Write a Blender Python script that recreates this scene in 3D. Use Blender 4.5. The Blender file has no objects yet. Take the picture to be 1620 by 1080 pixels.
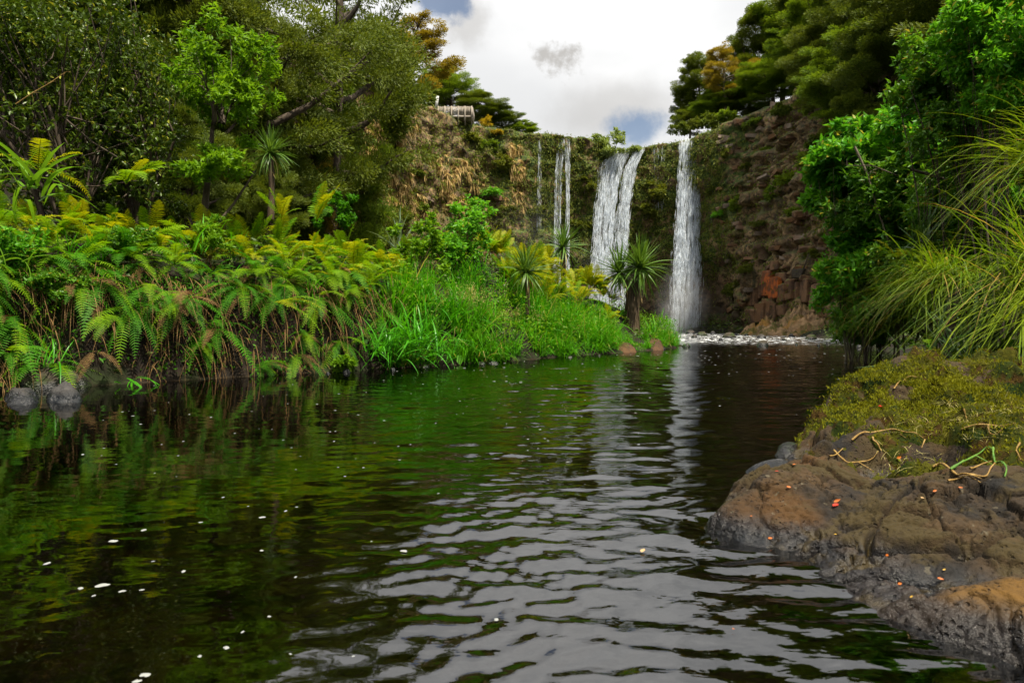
import bpy, math, random
import numpy as np
from mathutils import Vector, Matrix, Euler
from mathutils.bvhtree import BVHTree

PI = math.pi
R = math.radians
rng = np.random.default_rng(7)
random.seed(7)
S = bpy.context.scene
COL = S.collection

# ------------------------------------------------------------------ camera
CAMZ = 1.3
PITCH = R(1.86)
cam = bpy.data.cameras.new('camera'); cam.lens = 24; cam.sensor_width = 36
cam.clip_start = 0.05; cam.clip_end = 3000
cam.dof.use_dof = True; cam.dof.focus_distance = 16.0; cam.dof.aperture_fstop = 4.0
cobj = bpy.data.objects.new('camera', cam); COL.objects.link(cobj)
cobj.location = (0, 0, CAMZ); cobj.rotation_euler = (PI / 2 - PITCH, 0, 0)
S.camera = cobj
FPX = 1080.0

def ray(px, py):
    dx = (px - 810) / FPX; dy = (540 - py) / FPX
    return Vector((dx, math.cos(PITCH) + dy * math.sin(PITCH), -math.sin(PITCH) + dy * math.cos(PITCH)))

def P(px, py, Y):
    d = ray(px, py); t = Y / d.y
    return Vector((d.x * t, Y, CAMZ + d.z * t))

def PW(px, py, z=0.0):
    d = ray(px, py); t = (z - CAMZ) / d.z
    return Vector((d.x * t, d.y * t, z))

# ------------------------------------------------------------------ world and sun
S.view_settings.view_transform = 'Standard'; S.view_settings.look = 'None'
S.view_settings.exposure = 0.8; S.view_settings.gamma = 1.0
S.view_settings.use_curve_mapping = False
SUN = Vector((0.22, -0.26, 0.87)).normalized()
W = bpy.data.worlds.new('World'); S.world = W; W.use_nodes = True
nt = W.node_tree; nt.nodes.clear()

def N(tree, typ, **kw):
    n = tree.nodes.new(typ)
    for k, v in kw.items():
        if k in n.inputs.keys() if isinstance(k, str) else False:
            n.inputs[k].default_value = v
        else:
            setattr(n, k, v)
    return n

def mathn(t, op, a, b=None, c=None, clamp=False):
    n = t.nodes.new('ShaderNodeMath'); n.operation = op; n.use_clamp = clamp
    for i, v in enumerate((a, b, c)):
        if v is None: continue
        if isinstance(v, (int, float)): n.inputs[i].default_value = v
        else: t.links.new(v, n.inputs[i])
    return n.outputs[0]

def mixc(t, f, a, b, mode='MIX'):
    n = t.nodes.new('ShaderNodeMix'); n.data_type = 'RGBA'; n.blend_type = mode
    for i, v in ((0, f), (6, a), (7, b)):
        if isinstance(v, (int, float)): n.inputs[i].default_value = v
        elif isinstance(v, (tuple, list)): n.inputs[i].default_value = (*v[:3], 1)
        else: t.links.new(v, n.inputs[i])
    return n.outputs[2]

def sstep(t, v, a, b):
    n = t.nodes.new('ShaderNodeMapRange'); n.interpolation_type = 'SMOOTHSTEP'
    t.links.new(v, n.inputs[0]); n.inputs[1].default_value = a; n.inputs[2].default_value = b
    return n.outputs[0]

def noise(t, vec, scale, detail=4, rough=.55, dist=0.0, out=0):
    n = t.nodes.new('ShaderNodeTexNoise'); n.inputs['Scale'].default_value = scale
    n.inputs['Detail'].default_value = detail; n.inputs['Roughness'].default_value = rough
    n.inputs['Distortion'].default_value = dist
    if vec is not None: t.links.new(vec, n.inputs['Vector'])
    return n.outputs[out]

def scaled(t, vec, s):
    n = t.nodes.new('ShaderNodeMapping'); n.inputs['Scale'].default_value = s
    t.links.new(vec, n.inputs[0]); return n.outputs[0]

sky = nt.nodes.new('ShaderNodeTexSky'); sky.sky_type = 'NISHITA'; sky.sun_disc = False
sky.sun_elevation = math.asin(SUN.z); sky.sun_rotation = math.atan2(SUN.x, SUN.y)
sky.altitude = 50; sky.dust_density = 1.5
tc = nt.nodes.new('ShaderNodeTexCoord').outputs['Generated']
big = noise(nt, scaled(nt, tc, (1.0, 1.0, 1.8)), 1.6, 5, .55)
fine = noise(nt, tc, 13.0, 7, .65)
# cloud brightness: white to light grey
cb = mixc(nt, sstep(nt, big, .35, .68), (10.9, 10.8, 10.6), (7.0, 7.05, 7.1))
wob = mathn(nt, 'MULTIPLY', mathn(nt, 'SUBTRACT', fine, 0.5), 0.09)

def patch(px, py, r0, r1, zs=1.0, w=1.0):
    d = ray(px, py).normalized()
    sub = nt.nodes.new('ShaderNodeVectorMath'); sub.operation = 'SUBTRACT'
    nt.links.new(tc, sub.inputs[0]); sub.inputs[1].default_value = d
    m = scaled(nt, sub.outputs[0], (1, 1, zs))
    ln = nt.nodes.new('ShaderNodeVectorMath'); ln.operation = 'LENGTH'
    nt.links.new(m, ln.inputs[0])
    v = mathn(nt, 'ADD', ln.outputs['Value'], mathn(nt, 'MULTIPLY', wob, w))
    return sstep(nt, v, r1, r0)

greys = mathn(nt, 'MAXIMUM', patch(890, 86, .0, .034, 1.4, 2.6), mathn(nt, 'MULTIPLY', patch(975, 175, .03, .12, 2.2), .55))
greys = mathn(nt, 'MAXIMUM', greys, mathn(nt, 'MULTIPLY', patch(735, 30, .01, .05, 1.0), .6))
cb = mixc(nt, greys, cb, (4.7, 4.55, 4.35))
# an overcast sky grows brighter towards the zenith
sz_ = nt.nodes.new('ShaderNodeSeparateXYZ'); nt.links.new(tc, sz_.inputs[0])
cie = mathn(nt, 'MULTIPLY', mathn(nt, 'ADD', 1.0, mathn(nt, 'MULTIPLY', mathn(nt, 'MAXIMUM', sz_.outputs[2], 0.0), .9)), .80)
cm_ = nt.nodes.new('ShaderNodeVectorMath'); cm_.operation = 'SCALE'; nt.links.new(cb, cm_.inputs[0]); nt.links.new(cie, cm_.inputs['Scale']); cb = cm_.outputs[0]
holes = mathn(nt, 'MAXIMUM', patch(697, -6, .025, .05, 1.3), patch(1005, 205, .02, .055, 1.6))
holes = mathn(nt, 'MAXIMUM', holes, mathn(nt, 'MULTIPLY', sstep(nt, noise(nt, tc, 2.3, 5, .5), .62, .72), .8))
skyc = mixc(nt, mathn(nt, 'MULTIPLY', holes, .85), cb, sky.outputs[0])
bg = nt.nodes.new('ShaderNodeBackground'); bg.inputs[1].default_value = 0.068
nt.links.new(skyc, bg.inputs[0])
wo = nt.nodes.new('ShaderNodeOutputWorld'); nt.links.new(bg.outputs[0], wo.inputs[0])

sl = bpy.data.lights.new('sun', 'SUN'); sl.energy = 5.0; sl.angle = R(0.8); sl.color = (1, .91, .74)
so = bpy.data.objects.new('sun', sl); COL.objects.link(so)
so.rotation_euler = (-SUN).to_track_quat('-Z', 'Y').to_euler()

cy = S.cycles
cy.max_bounces = 6; cy.diffuse_bounces = 3; cy.glossy_bounces = 3; cy.transmission_bounces = 4
cy.transparent_max_bounces = 10; cy.volume_bounces = 0
cy.caustics_reflective = False; cy.caustics_refractive = False
cy.sample_clamp_indirect = 4.0
cy.use_adaptive_sampling = True; cy.adaptive_threshold = 0.02
cy.use_denoising = True
try: cy.denoiser = 'OPENIMAGEDENOISE'
except Exception: pass

# ------------------------------------------------------------------ numpy noise
_perm = np.random.default_rng(3).permutation(256).astype(np.int64)
_perm = np.concatenate([_perm, _perm])
_val = np.random.default_rng(4).uniform(-1, 1, 256)

def vn(p):
    p = np.asarray(p, float); i = np.floor(p).astype(np.int64); f = p - i; f = f * f * (3 - 2 * f); i &= 255
    x, y, z = i[:, 0], i[:, 1], i[:, 2]
    r = 0
    for a in (0, 1):
        wx = f[:, 0] if a else 1 - f[:, 0]; hx = _perm[(x + a) & 255]
        for b in (0, 1):
            wy = f[:, 1] if b else 1 - f[:, 1]; hy = _perm[(hx + y + b) & 255]
            for c in (0, 1):
                wz = f[:, 2] if c else 1 - f[:, 2]
                r = r + wx * wy * wz * _val[_perm[(hy + z + c) & 255]]
    return r

def fbm(p, o=4, g=.5):
    p = np.asarray(p, float); a = 1; r = 0; n = 0
    for k in range(o):
        r = r + a * vn(p * (2.03 ** k) + 17.3 * k); n += a; a *= g
    return r / n

def cells(p):
    """random value per jittered cell and distance to the cell border (2-D)"""
    p = np.asarray(p, float); i = np.floor(p).astype(np.int64)
    best = np.full(len(p), 9.); second = best.copy(); val = np.zeros(len(p))
    for a in (-1, 0, 1):
        for b in (-1, 0, 1):
            cx, cyy = i[:, 0] + a, i[:, 1] + b
            h = _perm[(_perm[cx & 255] + cyy) & 255]
            jx = _val[h] * .4 + .5; jy = _val[(h + 91) & 255] * .4 + .5
            d = np.maximum(np.abs(cx + jx - p[:, 0]), np.abs(cyy + jy - p[:, 1]))
            nb = d < best
            second = np.where(nb, best, np.minimum(second, d))
            val = np.where(nb, _val[(h + 37) & 255], val); best = np.where(nb, d, best)
    return val, second - best

def smooth(a, b, x):
    t = np.clip((x - a) / (b - a), 0, 1); return t * t * (3 - 2 * t)

# ------------------------------------------------------------------ mesh helpers
class Geo:
    def __init__(s): s.V = []; s.F = []; s.n = 0
    def add(s, V, F, mi=0):
        V = np.asarray(V, np.float32).reshape(-1, 3); F = np.asarray(F, np.int64)
        s.V.append(V); s.F.append((F + s.n, mi)); s.n += len(V); return s
    def mesh(s, name, mats, smooth=False):
        me = bpy.data.meshes.new(name)
        V = np.concatenate(s.V)
        loops = np.concatenate([f.ravel() for f, _ in s.F]).astype(np.int32)
        tot = np.concatenate([np.full(len(f), f.shape[1], np.int32) for f, _ in s.F])
        mi = np.concatenate([np.full(len(f), m, np.int32) for f, m in s.F])
        start = np.concatenate([[0], np.cumsum(tot)[:-1]]).astype(np.int32)
        me.vertices.add(len(V)); me.vertices.foreach_set('co', V.ravel())
        me.loops.add(len(loops)); me.loops.foreach_set('vertex_index', loops)
        me.polygons.add(len(tot)); me.polygons.foreach_set('loop_start', start)
        me.polygons.foreach_set('material_index', mi)
        for m in (mats if isinstance(mats, (list, tuple)) else [mats]): me.materials.append(m)
        me.update(calc_edges=True)
        if smooth: me.shade_smooth()
        return me

def grid_faces(nu, nv, wrap=False):
    """quads of an nu x nv vertex grid (v fastest)"""
    u = np.arange(nu - 1 if not wrap else nu); v = np.arange(nv - 1)
    U, Vv = np.meshgrid(u, v, indexing='ij'); U2 = (U + 1) % nu
    return np.stack([U * nv + Vv, U2 * nv + Vv, U2 * nv + Vv + 1, U * nv + Vv + 1], -1).reshape(-1, 4)

def unit(v): return v / np.maximum(np.linalg.norm(v, axis=-1, keepdims=True), 1e-9)

def tube(g, pts, rad, k=6, mi=0):
    pts = np.asarray(pts, float); n = len(pts); rad = np.broadcast_to(rad, n)
    tan = unit(np.gradient(pts, axis=0)); ref = np.where(np.abs(tan[:, 2:3]) < .9, [[0, 0, 1.]], [[1., 0, 0]])
    a = unit(np.cross(tan, ref)); b = np.cross(tan, a)
    th = np.arange(k) / k * 2 * PI
    V = pts[:, None] + rad[:, None, None] * (np.cos(th)[None, :, None] * a[:, None] + np.sin(th)[None, :, None] * b[:, None])
    i = np.arange(n - 1)[:, None] * k; j = np.arange(k)[None]; j2 = (j + 1) % k
    g.add(V.reshape(-1, 3), np.stack([i + j, i + j2, i + k + j2, i + k + j], -1).reshape(-1, 4), mi)
    g.add(V[-1], np.arange(k)[None], mi)

def leaves(g, pos, d, L, Wd, fold=.12, curl=.12, mi=0, r=rng, flat=0.0):
    """batch of folded pointed leaves: two triangles each"""
    n = len(pos); d = unit(d); L = np.broadcast_to(L, n)[:, None]; Wd = np.broadcast_to(Wd, n)[:, None]
    up = np.array([[0, 0, 1.]]) + r.normal(0, 1.0 - flat, (n, 3)) * .7
    side = unit(np.cross(d, up)); nr = np.cross(side, d)
    base = pos; tip = pos + d * L - nr * curl * L
    a = pos + d * L * .45 - side * Wd * .5 + nr * fold * Wd
    b = pos + d * L * .45 + side * Wd * .5 + nr * fold * Wd
    V = np.stack([base, a, tip, b], 1).reshape(-1, 3)
    i = np.arange(n)[:, None] * 4
    F = np.concatenate([i + [[0, 3, 2]], i + [[0, 2, 1]]])
    g.add(V, F, mi)

def blades(g, pos, d, L, Wd, droop, seg=3, mi=0, p=2.0, tw=None):
    """batch of curved tapering strips"""
    n = len(pos); d = unit(d); L = np.broadcast_to(L, n); Wd = np.broadcast_to(Wd, n); droop = np.broadcast_to(droop, n)
    t = np.linspace(0, 1, seg + 1)
    c = pos[:, None] + (L[:, None] * t)[..., None] * d[:, None]
    c[:, :, 2] -= (L * droop)[:, None] * t ** 2
    side = unit(np.cross(d, np.array([[0, 0, 1.]]) + (0 if tw is None else tw)))
    w = (Wd[:, None] * .5 * np.maximum(.55 + .9 * t - 1.45 * t ** p, 0.02))
    V = np.stack([c - side[:, None] * w[..., None], c + side[:, None] * w[..., None]], 2).reshape(-1, 3)
    m = (seg + 1) * 2; i = (np.arange(n) * m)[:, None, None]; j = (np.arange(seg) * 2)[None, :, None]
    F = (i + j + np.array([0, 1, 3, 2])[None, None]).reshape(-1, 4)
    g.add(V, F, mi)

def sphere_dirs(n, r=rng):
    return unit(r.normal(size=(n, 3)))

# ------------------------------------------------------------------ object helpers
def O(name, me, parent=None, loc=None, rot=None, sc=None, kind=None):
    o = bpy.data.objects.new(name, me); COL.objects.link(o)
    if loc is not None: o.location = loc
    if rot is not None: o.rotation_euler = rot
    if sc is not None: o.scale = (sc, sc, sc) if isinstance(sc, (int, float)) else sc
    if parent is not None: o.parent = parent
    if kind: o['kind'] = kind
    return o

def T(name, label, cat, loc=(0, 0, 0), group=None, me=None, rot=None, sc=None):
    o = O(name, me, None, loc, rot, sc); o['label'] = label; o['category'] = cat
    if group: o['group'] = group
    return o

# ------------------------------------------------------------------ materials
def newmat(name):
    m = bpy.data.materials.new(name); m.use_nodes = True; t = m.node_tree; t.nodes.clear()
    out = t.nodes.new('ShaderNodeOutputMaterial'); return m, t, out

def pbsdf(t, col=None, rough=.6, spec=.4, **kw):
    b = t.nodes.new('ShaderNodeBsdfPrincipled')
    b.inputs['Roughness'].default_value = rough if isinstance(rough, (int, float)) else .5
    if not isinstance(rough, (int, float)): t.links.new(rough, b.inputs['Roughness'])
    b.inputs['Specular IOR Level'].default_value = spec
    if col is not None:
        if isinstance(col, (tuple, list)): b.inputs['Base Color'].default_value = (*col[:3], 1)
        else: t.links.new(col, b.inputs['Base Color'])
    return b

def bump(t, h, s, d):
    n = t.nodes.new('ShaderNodeBump'); n.inputs['Strength'].default_value = s; n.inputs['Distance'].default_value = d
    t.links.new(h, n.inputs['Height']); return n.outputs[0]

def leafmat(name, c1, c2, trans=.35, rough=.45, c3=None, spec=.14, tint=(1.25, 1.15, .55)):
    m, t, out = newmat(name)
    ge = t.nodes.new('ShaderNodeNewGeometry'); oi = t.nodes.new('ShaderNodeObjectInfo')
    f = mathn(t, 'ADD', mathn(t, 'MULTIPLY', ge.outputs['Random Per Island'], .65), mathn(t, 'MULTIPLY', oi.outputs['Random'], .35))
    c = mixc(t, f, c1, c2)
    nz = noise(t, ge.outputs['Position'], .9, 2)
    c = mixc(t, sstep(t, nz, .42, .62), c, mixc(t, .5, c, c2))
    if c3: c = mixc(t, sstep(t, ge.outputs['Random Per Island'], .93, .95), c, c3)
    b = pbsdf(t, c, rough, spec)
    tr = t.nodes.new('ShaderNodeBsdfTranslucent')
    t.links.new(mixc(t, 1.0, c, tint, 'MULTIPLY'), tr.inputs[0])
    mx = t.nodes.new('ShaderNodeMixShader'); mx.inputs[0].default_value = trans
    t.links.new(b.outputs[0], mx.inputs[1]); t.links.new(tr.outputs[0], mx.inputs[2])
    t.links.new(mx.outputs[0], out.inputs[0]); return m

def plainmat(name, c1, c2, scale=3.0, rough=.8, spec=.25, bs=.4, bd=.02, stretch=(1, 1, 1), obj=False):
    m, t, out = newmat(name)
    if obj: v = t.nodes.new('ShaderNodeTexCoord').outputs['Object']
    else: v = t.nodes.new('ShaderNodeNewGeometry').outputs['Position']
    v = scaled(t, v, stretch)
    n1 = noise(t, v, scale, 6, .6); n2 = noise(t, v, scale * 5, 4, .65)
    c = mixc(t, sstep(t, n1, .35, .65), c1, c2)
    c = mixc(t, mathn(t, 'MULTIPLY', sstep(t, n2, .5, .75), .5), c, tuple(x * .45 for x in c1))
    b = pbsdf(t, c, rough, spec); t.links.new(bump(t, n2, bs, bd), b.inputs['Normal'])
    t.links.new(b.outputs[0], out.inputs[0]); return m

M = {}
M['bark'] = plainmat('bark', (.045, .032, .022), (.09, .07, .05), 5, stretch=(1, 1, .3))
M['palebark'] = plainmat('pale_bark', (.12, .10, .07), (.2, .17, .12), 5, stretch=(1, 1, .3))
M['twig'] = plainmat('twig_bark', (.10, .045, .03), (.16, .09, .05), 8)
M['conifer'] = leafmat('conifer_leaf', (.03, .07, .008), (.14, .18, .018), .36, .55, spec=.2)
M['conifer2'] = leafmat('conifer_leaf_bronze', (.08, .085, .012), (.33, .25, .025), .36, .55, spec=.2)
M['conifer3'] = leafmat('conifer_leaf_green', (.045, .11, .010), (.20, .29, .018), .38, .55, spec=.2)
M['darkleaf'] = leafmat('dark_small_leaf', (.02, .045, .006), (.09, .15, .012), .25, .32, (.32, .34, .04), spec=.2)  # the few pale leaves are sunlit specks put into the leaf colour
M['bright'] = leafmat('bright_leaf', (.04, .15, .008), (.19, .35, .015), .45, .4)
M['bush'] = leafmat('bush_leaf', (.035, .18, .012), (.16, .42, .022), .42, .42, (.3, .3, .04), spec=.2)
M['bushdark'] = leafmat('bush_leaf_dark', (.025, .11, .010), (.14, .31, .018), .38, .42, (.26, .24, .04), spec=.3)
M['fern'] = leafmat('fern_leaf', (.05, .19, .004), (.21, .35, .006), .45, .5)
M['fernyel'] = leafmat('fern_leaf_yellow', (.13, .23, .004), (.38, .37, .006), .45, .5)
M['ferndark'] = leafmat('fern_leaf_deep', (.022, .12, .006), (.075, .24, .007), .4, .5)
M['fernbrown'] = leafmat('fern_leaf_dead', (.09, .05, .018), (.20, .12, .045), .25, .7, tint=(1.2, .9, .6))
M['grass'] = leafmat('grass_blade', (.014, .13, .004), (.11, .36, .008), .42, .45, (.35, .32, .1))
M['sedge'] = leafmat('sedge_blade', (.014, .14, .005), (.08, .34, .009), .38, .32, spec=.2)
M['flax'] = leafmat('flax_leaf', (.025, .06, .012), (.06, .12, .025), .25, .35, spec=.2)
M['flaxpale'] = leafmat('flax_leaf_pale', (.12, .2, .12), (.2, .28, .18), .25, .35, spec=.2)
M['cabbage'] = leafmat('cabbage_leaf', (.035, .10, .012), (.11, .20, .03), .32, .35, spec=.2)
M['straw'] = leafmat('straw_blade', (.40, .27, .09), (.62, .46, .2), .3, .7, tint=(1.1, 1, .7))
M['toetoe'] = leafmat('toetoe_blade', (.05, .14, .006), (.21, .28, .012), .42, .4, (.34, .24, .06))
M['moss'] = leafmat('moss_leaf', (.022, .05, .003), (.19, .19, .008), .3, .8, spec=.1)
M['cliffleaf'] = leafmat('cliff_plant_leaf', (.05, .095, .010), (.16, .18, .018), .35, .6, spec=.2)
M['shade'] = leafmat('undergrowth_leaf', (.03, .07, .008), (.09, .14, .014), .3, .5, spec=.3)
M['lipbush'] = leafmat('lip_bush_leaf', (.13, .20, .05), (.26, .33, .11), .4, .5)  # pale tone puts sunlight and distance into the leaf colour
M['gorse'] = leafmat('yellow_shrub_leaf', (.28, .22, .012), (.42, .3, .015), .35, .6)
M['reed'] = leafmat('reed_leaf', (.07, .19, .012), (.14, .28, .02), .42, .4)
M['seed'] = leafmat('seed_head', (.3, .26, .08), (.42, .38, .16), .35, .7)
M['deadskirt'] = plainmat('dead_leaf_skirt', (.05, .035, .022), (.10, .07, .04), 6, stretch=(1, 1, .2), obj=True)
M['wood'] = plainmat('weathered_wood', (.22, .19, .15), (.34, .30, .25), 4, stretch=(3, 3, .4))
M['sign'] = plainmat('grey_board', (.42, .43, .42), (.5, .5, .49), 2, bs=.1)
M['stem'] = plainmat('dry_stem_skin', (.20, .115, .025), (.34, .22, .07), 12, rough=.6, obj=True)
M['stemgreen'] = plainmat('green_stem_skin', (.06, .16, .02), (.12, .24, .03), 12, rough=.5, obj=True)

def colmat(name, c, rough=.5):
    m, t, out = newmat(name)
    b = pbsdf(t, c, rough, .4)
    tr = t.nodes.new('ShaderNodeBsdfTranslucent'); tr.inputs[0].default_value = (*c, 1)
    mx = t.nodes.new('ShaderNodeMixShader'); mx.inputs[0].default_value = .25
    t.links.new(b.outputs[0], mx.inputs[1]); t.links.new(tr.outputs[0], mx.inputs[2]); t.links.new(mx.outputs[0], out.inputs[0])
    return m
M['red'] = colmat('red_leaf', (.5, .03, .01)); M['orange'] = colmat('orange_leaf', (.5, .13, .015))
M['yellow'] = colmat('yellow_leaf', (.5, .3, .03)); M['pale'] = colmat('pale_leaf', (.5, .33, .16))

def rockmat(name, c1, c2, c3, wet=True, wz0=.11, scale=2.2, pit=1.0, moss=None, lich=None):
    m, t, out = newmat(name)
    pos = t.nodes.new('ShaderNodeNewGeometry').outputs['Position']
    n1 = noise(t, pos, scale, 8, .62); n2 = noise(t, pos, scale * 9, 5, .7); n3 = noise(t, pos, scale * .45, 4)
    c = mixc(t, sstep(t, n1, .36, .64), c1, c2)
    c = mixc(t, sstep(t, n3, .48, .66), c, c3)
    c = mixc(t, mathn(t, 'MULTIPLY', sstep(t, n2, .55, .72), .75), c, tuple(x * .3 for x in c1))
    if lich: c = mixc(t, mathn(t, 'MULTIPLY', sstep(t, noise(t, pos, scale * 6, 3), .66, .7), .7), c, lich)
    vor = t.nodes.new('ShaderNodeTexVoronoi'); vor.inputs['Scale'].default_value = 30
    wp = t.nodes.new('ShaderNodeVectorMath'); wp.operation = 'MULTIPLY_ADD'; t.links.new(noise(t, pos, 14, 3, .6, 0, 1), wp.inputs[0]); wp.inputs[1].default_value = (.07, .07, .07); t.links.new(pos, wp.inputs[2])
    t.links.new(wp.outputs[0], vor.inputs['Vector'])
    pits = mathn(t, 'MAXIMUM', sstep(t, vor.outputs['Distance'], .05, .36), sstep(t, noise(t, pos, 4.5, 5, .7), .56, .44))
    c = mixc(t, mathn(t, 'MULTIPLY', mathn(t, 'SUBTRACT', 1.0, pits), .55 * pit), c, (.012, .01, .008))
    rough = None
    sp = t.nodes.new('ShaderNodeSeparateXYZ'); t.links.new(pos, sp.inputs[0])
    if wet:
        wz = mathn(t, 'SUBTRACT', sp.outputs[2], mathn(t, 'MULTIPLY', n1, .16))
        wf = sstep(t, wz, wz0, wz0 - .10)
        c = mixc(t, wf, c, mixc(t, .85, c, (.004, .006, .009)))
        rough = mathn(t, 'SUBTRACT', .85, mathn(t, 'MULTIPLY', wf, .62))
    if moss:
        nn = t.nodes.new('ShaderNodeNewGeometry'); s2 = t.nodes.new('ShaderNodeSeparateXYZ'); t.links.new(nn.outputs['Normal'], s2.inputs[0])
        mf = mathn(t, 'MULTIPLY', sstep(t, s2.outputs[2], .1, .7), sstep(t, noise(t, pos, scale * 1.3, 6, .65), .46, .6))
        c = mixc(t, mf, c, moss)
    b = pbsdf(t, c, rough if rough is not None else .85, .3)
    h = mathn(t, 'ADD', mathn(t, 'MULTIPLY', n2, .7), mathn(t, 'MULTIPLY', pits, .5 * pit))
    t.links.new(bump(t, h, 1.0, .03), b.inputs['Normal'])
    t.links.new(b.outputs[0], out.inputs[0]); return m

M['rock'] = rockmat('basalt', (.005, .004, .003), (.044, .025, .008), (.055, .025, .004), moss=(.032, .021, .003), wz0=.075, lich=(.10, .085, .055))  # brown patches and moss; their gold also paints golden light on rock tops
M['rockgold'] = rockmat('basalt_golden', (.025, .014, .005), (.065, .036, .008), (.14, .068, .006), wz0=.10)  # golden rock, its gold patches partly warm highlights put into the colour
M['rockgrey'] = rockmat('river_stone', (.022, .022, .023), (.065, .06, .056), (.045, .036, .028), pit=.4)
M['rockmoss'] = rockmat('mossy_stone', (.025, .02, .015), (.06, .05, .032), (.045, .032, .02), moss=(.022, .036, .006))
M['rockred'] = rockmat('basalt_red', (.06, .034, .02), (.2, .11, .055), (.15, .075, .03), wet=False, scale=1.2, pit=0, moss=(.10, .11, .02))
M['rockorange'] = rockmat('basalt_orange', (.12, .05, .022), (.5, .12, .02), (.09, .045, .022), wet=False, scale=1.6, pit=0)
M['earth'] = plainmat('bank_earth', (.035, .018, .008), (.085, .042, .016), 3)
M['slab'] = rockmat('tan_slab_rock', (.12, .075, .04), (.38, .24, .12), (.3, .16, .035), wet=False, scale=.8, pit=0, moss=(.075, .07, .01))
M['rockpale'] = rockmat('pale_rock', (.10, .075, .055), (.22, .17, .125), (.17, .10, .06), wet=False, scale=1.2, pit=0)

# ------------------------------------------------------------------ terrain
RIVER = np.array([(-9, -30), (-9.5, 0), (-10, 8), (-9.2, 12), (-8, 13.6), (-6, 15.4), (-4.7, 16.5), (-2.5, 18.5), (-.2, 21), (3.3, 25.5), (5.8, 28.5),
                  (7.3, 31), (8.2, 33.5), (8.2, 40), (6, 48), (1, 56), (-3, 64), (-3, 72), (1, 79), (8, 83), (17, 84.5), (21.5, 83), (24.5, 78), (25, 70),
                  (24, 62), (22, 52), (20.3, 42), (18, 35), (15, 27), (12.8, 21.6), (10.5, 17), (8.2, 12.8), (6.3, 10.2), (4.9, 8.6), (3.5, 7.4), (2.4, 5.6),
                  (1.7, 4.6), (1.6, 3.7), (1.9, 3.0), (2.3, 2.4), (2.6, 1), (3, -8), (4, -30)], float)
CLIFFP = np.array([(-15.5, 50, 23.5), (-13.8, 58, 23.8), (-10.5, 68, 24), (-5.2, 76, 23.8), (1.5, 82, 23.3), (7, 85, 23.7), (12, 86.8, 22.8), (17, 87, 22.9), (21.4, 85.5, 23.5),
                   (25, 82, 24), (27, 74, 25.5), (27.8, 66, 26), (27.2, 58, 26), (25.5, 47, 25)], float)
GORGE = np.concatenate([np.array([(-16, -30), (-15, 5), (-14.5, 20), (-14.8, 35)], float), CLIFFP[:, :2],
                        np.array([(22.5, 36), (18, 25), (14.5, 17), (12, 10), (10, 0), (10, -30)], float)])

def sdist(px, py, poly):
    """signed distance, positive outside"""
    p = np.stack([px, py], -1); a = poly; b = np.roll(poly, -1, 0)
    best = np.full(len(p), 1e9); ins = np.zeros(len(p), bool)
    for A, B in zip(a, b):
        ab = B - A; t = np.clip(((p - A) @ ab) / (ab @ ab), 0, 1)
        best = np.minimum(best, np.linalg.norm(p - (A + t[:, None] * ab), axis=1))
        c = (A[1] > p[:, 1]) != (B[1] > p[:, 1])
        xx = A[0] + (p[:, 1] - A[1]) / (B[1] - A[1] + 1e-12) * ab[0]
        ins ^= c & (p[:, 0] < xx)
    return np.where(ins, -best, best)

def zt(x, y):
    x = np.atleast_1d(np.asarray(x, float)); y = np.atleast_1d(np.asarray(y, float))
    dR = sdist(x, y, RIVER); dG = sdist(x, y, GORGE)
    q = np.stack([x, y, 0 * x], -1)
    dR = dR + .38 * fbm(q * 1.1 + 60, 3)
    n1 = fbm(q * .25, 3); n2 = fbm(q * 1.1 + 9, 3)
    bed = -.12 - np.minimum(1.1, -dR * .38) + .07 * n2
    left = smooth(6, -6, x) * smooth(60, 30, y)
    hb = .75 + 2.4 * left
    bank = .02 + hb * ((1 - left) * (1 - np.exp(-np.maximum(dR, 0) * .55)) + left * (.42 * smooth(.25, .75, dR) + .58 * (1 - np.exp(-np.maximum(dR - .3, 0) * .6)))) + .22 * n2 * smooth(.3, 2, dR) + .35 * n1 * smooth(1, 4, dR)
    bank = bank + 1.15 * smooth(-4.5, -1, x) * smooth(1.3, 3.2, dR) * smooth(8.5, 5, x) * smooth(15, 20, y) * smooth(44, 36, y)
    bank = np.where((x > 0) & (y < 9.6) & (x < 8.6), np.minimum(bank, -.12 + .02 * n2), bank)
    z = np.where(dR < 0, bed, np.maximum(bank, np.where((x > 0) & (y < 9.6) & (x < 8.6), -1, .02)))
    slope = z + np.where(dG > 0, np.minimum(22.5, dG * (.95 + .25 * n1)), 0)
    top = 23.3 + .4 * n1 + np.where(x > 20, np.clip((x - 20) * .22, 0, 5), 0)
    cliff = z + (top - z) * smooth(6.5, 8.5, dG)
    wgt = smooth(44, 54, y)
    return np.where(dG > 0, slope * (1 - wgt) + cliff * wgt, z)

xs = np.concatenate([[-900, -400, -200, -120], np.arange(-80, -16, 1.4), np.arange(-16, 20, .3), np.arange(20, 80, 1.3), [120, 200, 400, 900]])
ys = np.concatenate([[-600, -200, -80], np.arange(-30, -2, 2), np.arange(-2, 40, .3), np.arange(40, 130, 1.0), [150, 220, 400, 900]])
X, Y = np.meshgrid(xs, ys, indexing='ij')
Z = zt(X.ravel(), Y.ravel())
TV = np.stack([X.ravel(), Y.ravel(), Z], -1); TF = grid_faces(len(xs), len(ys))

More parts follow.
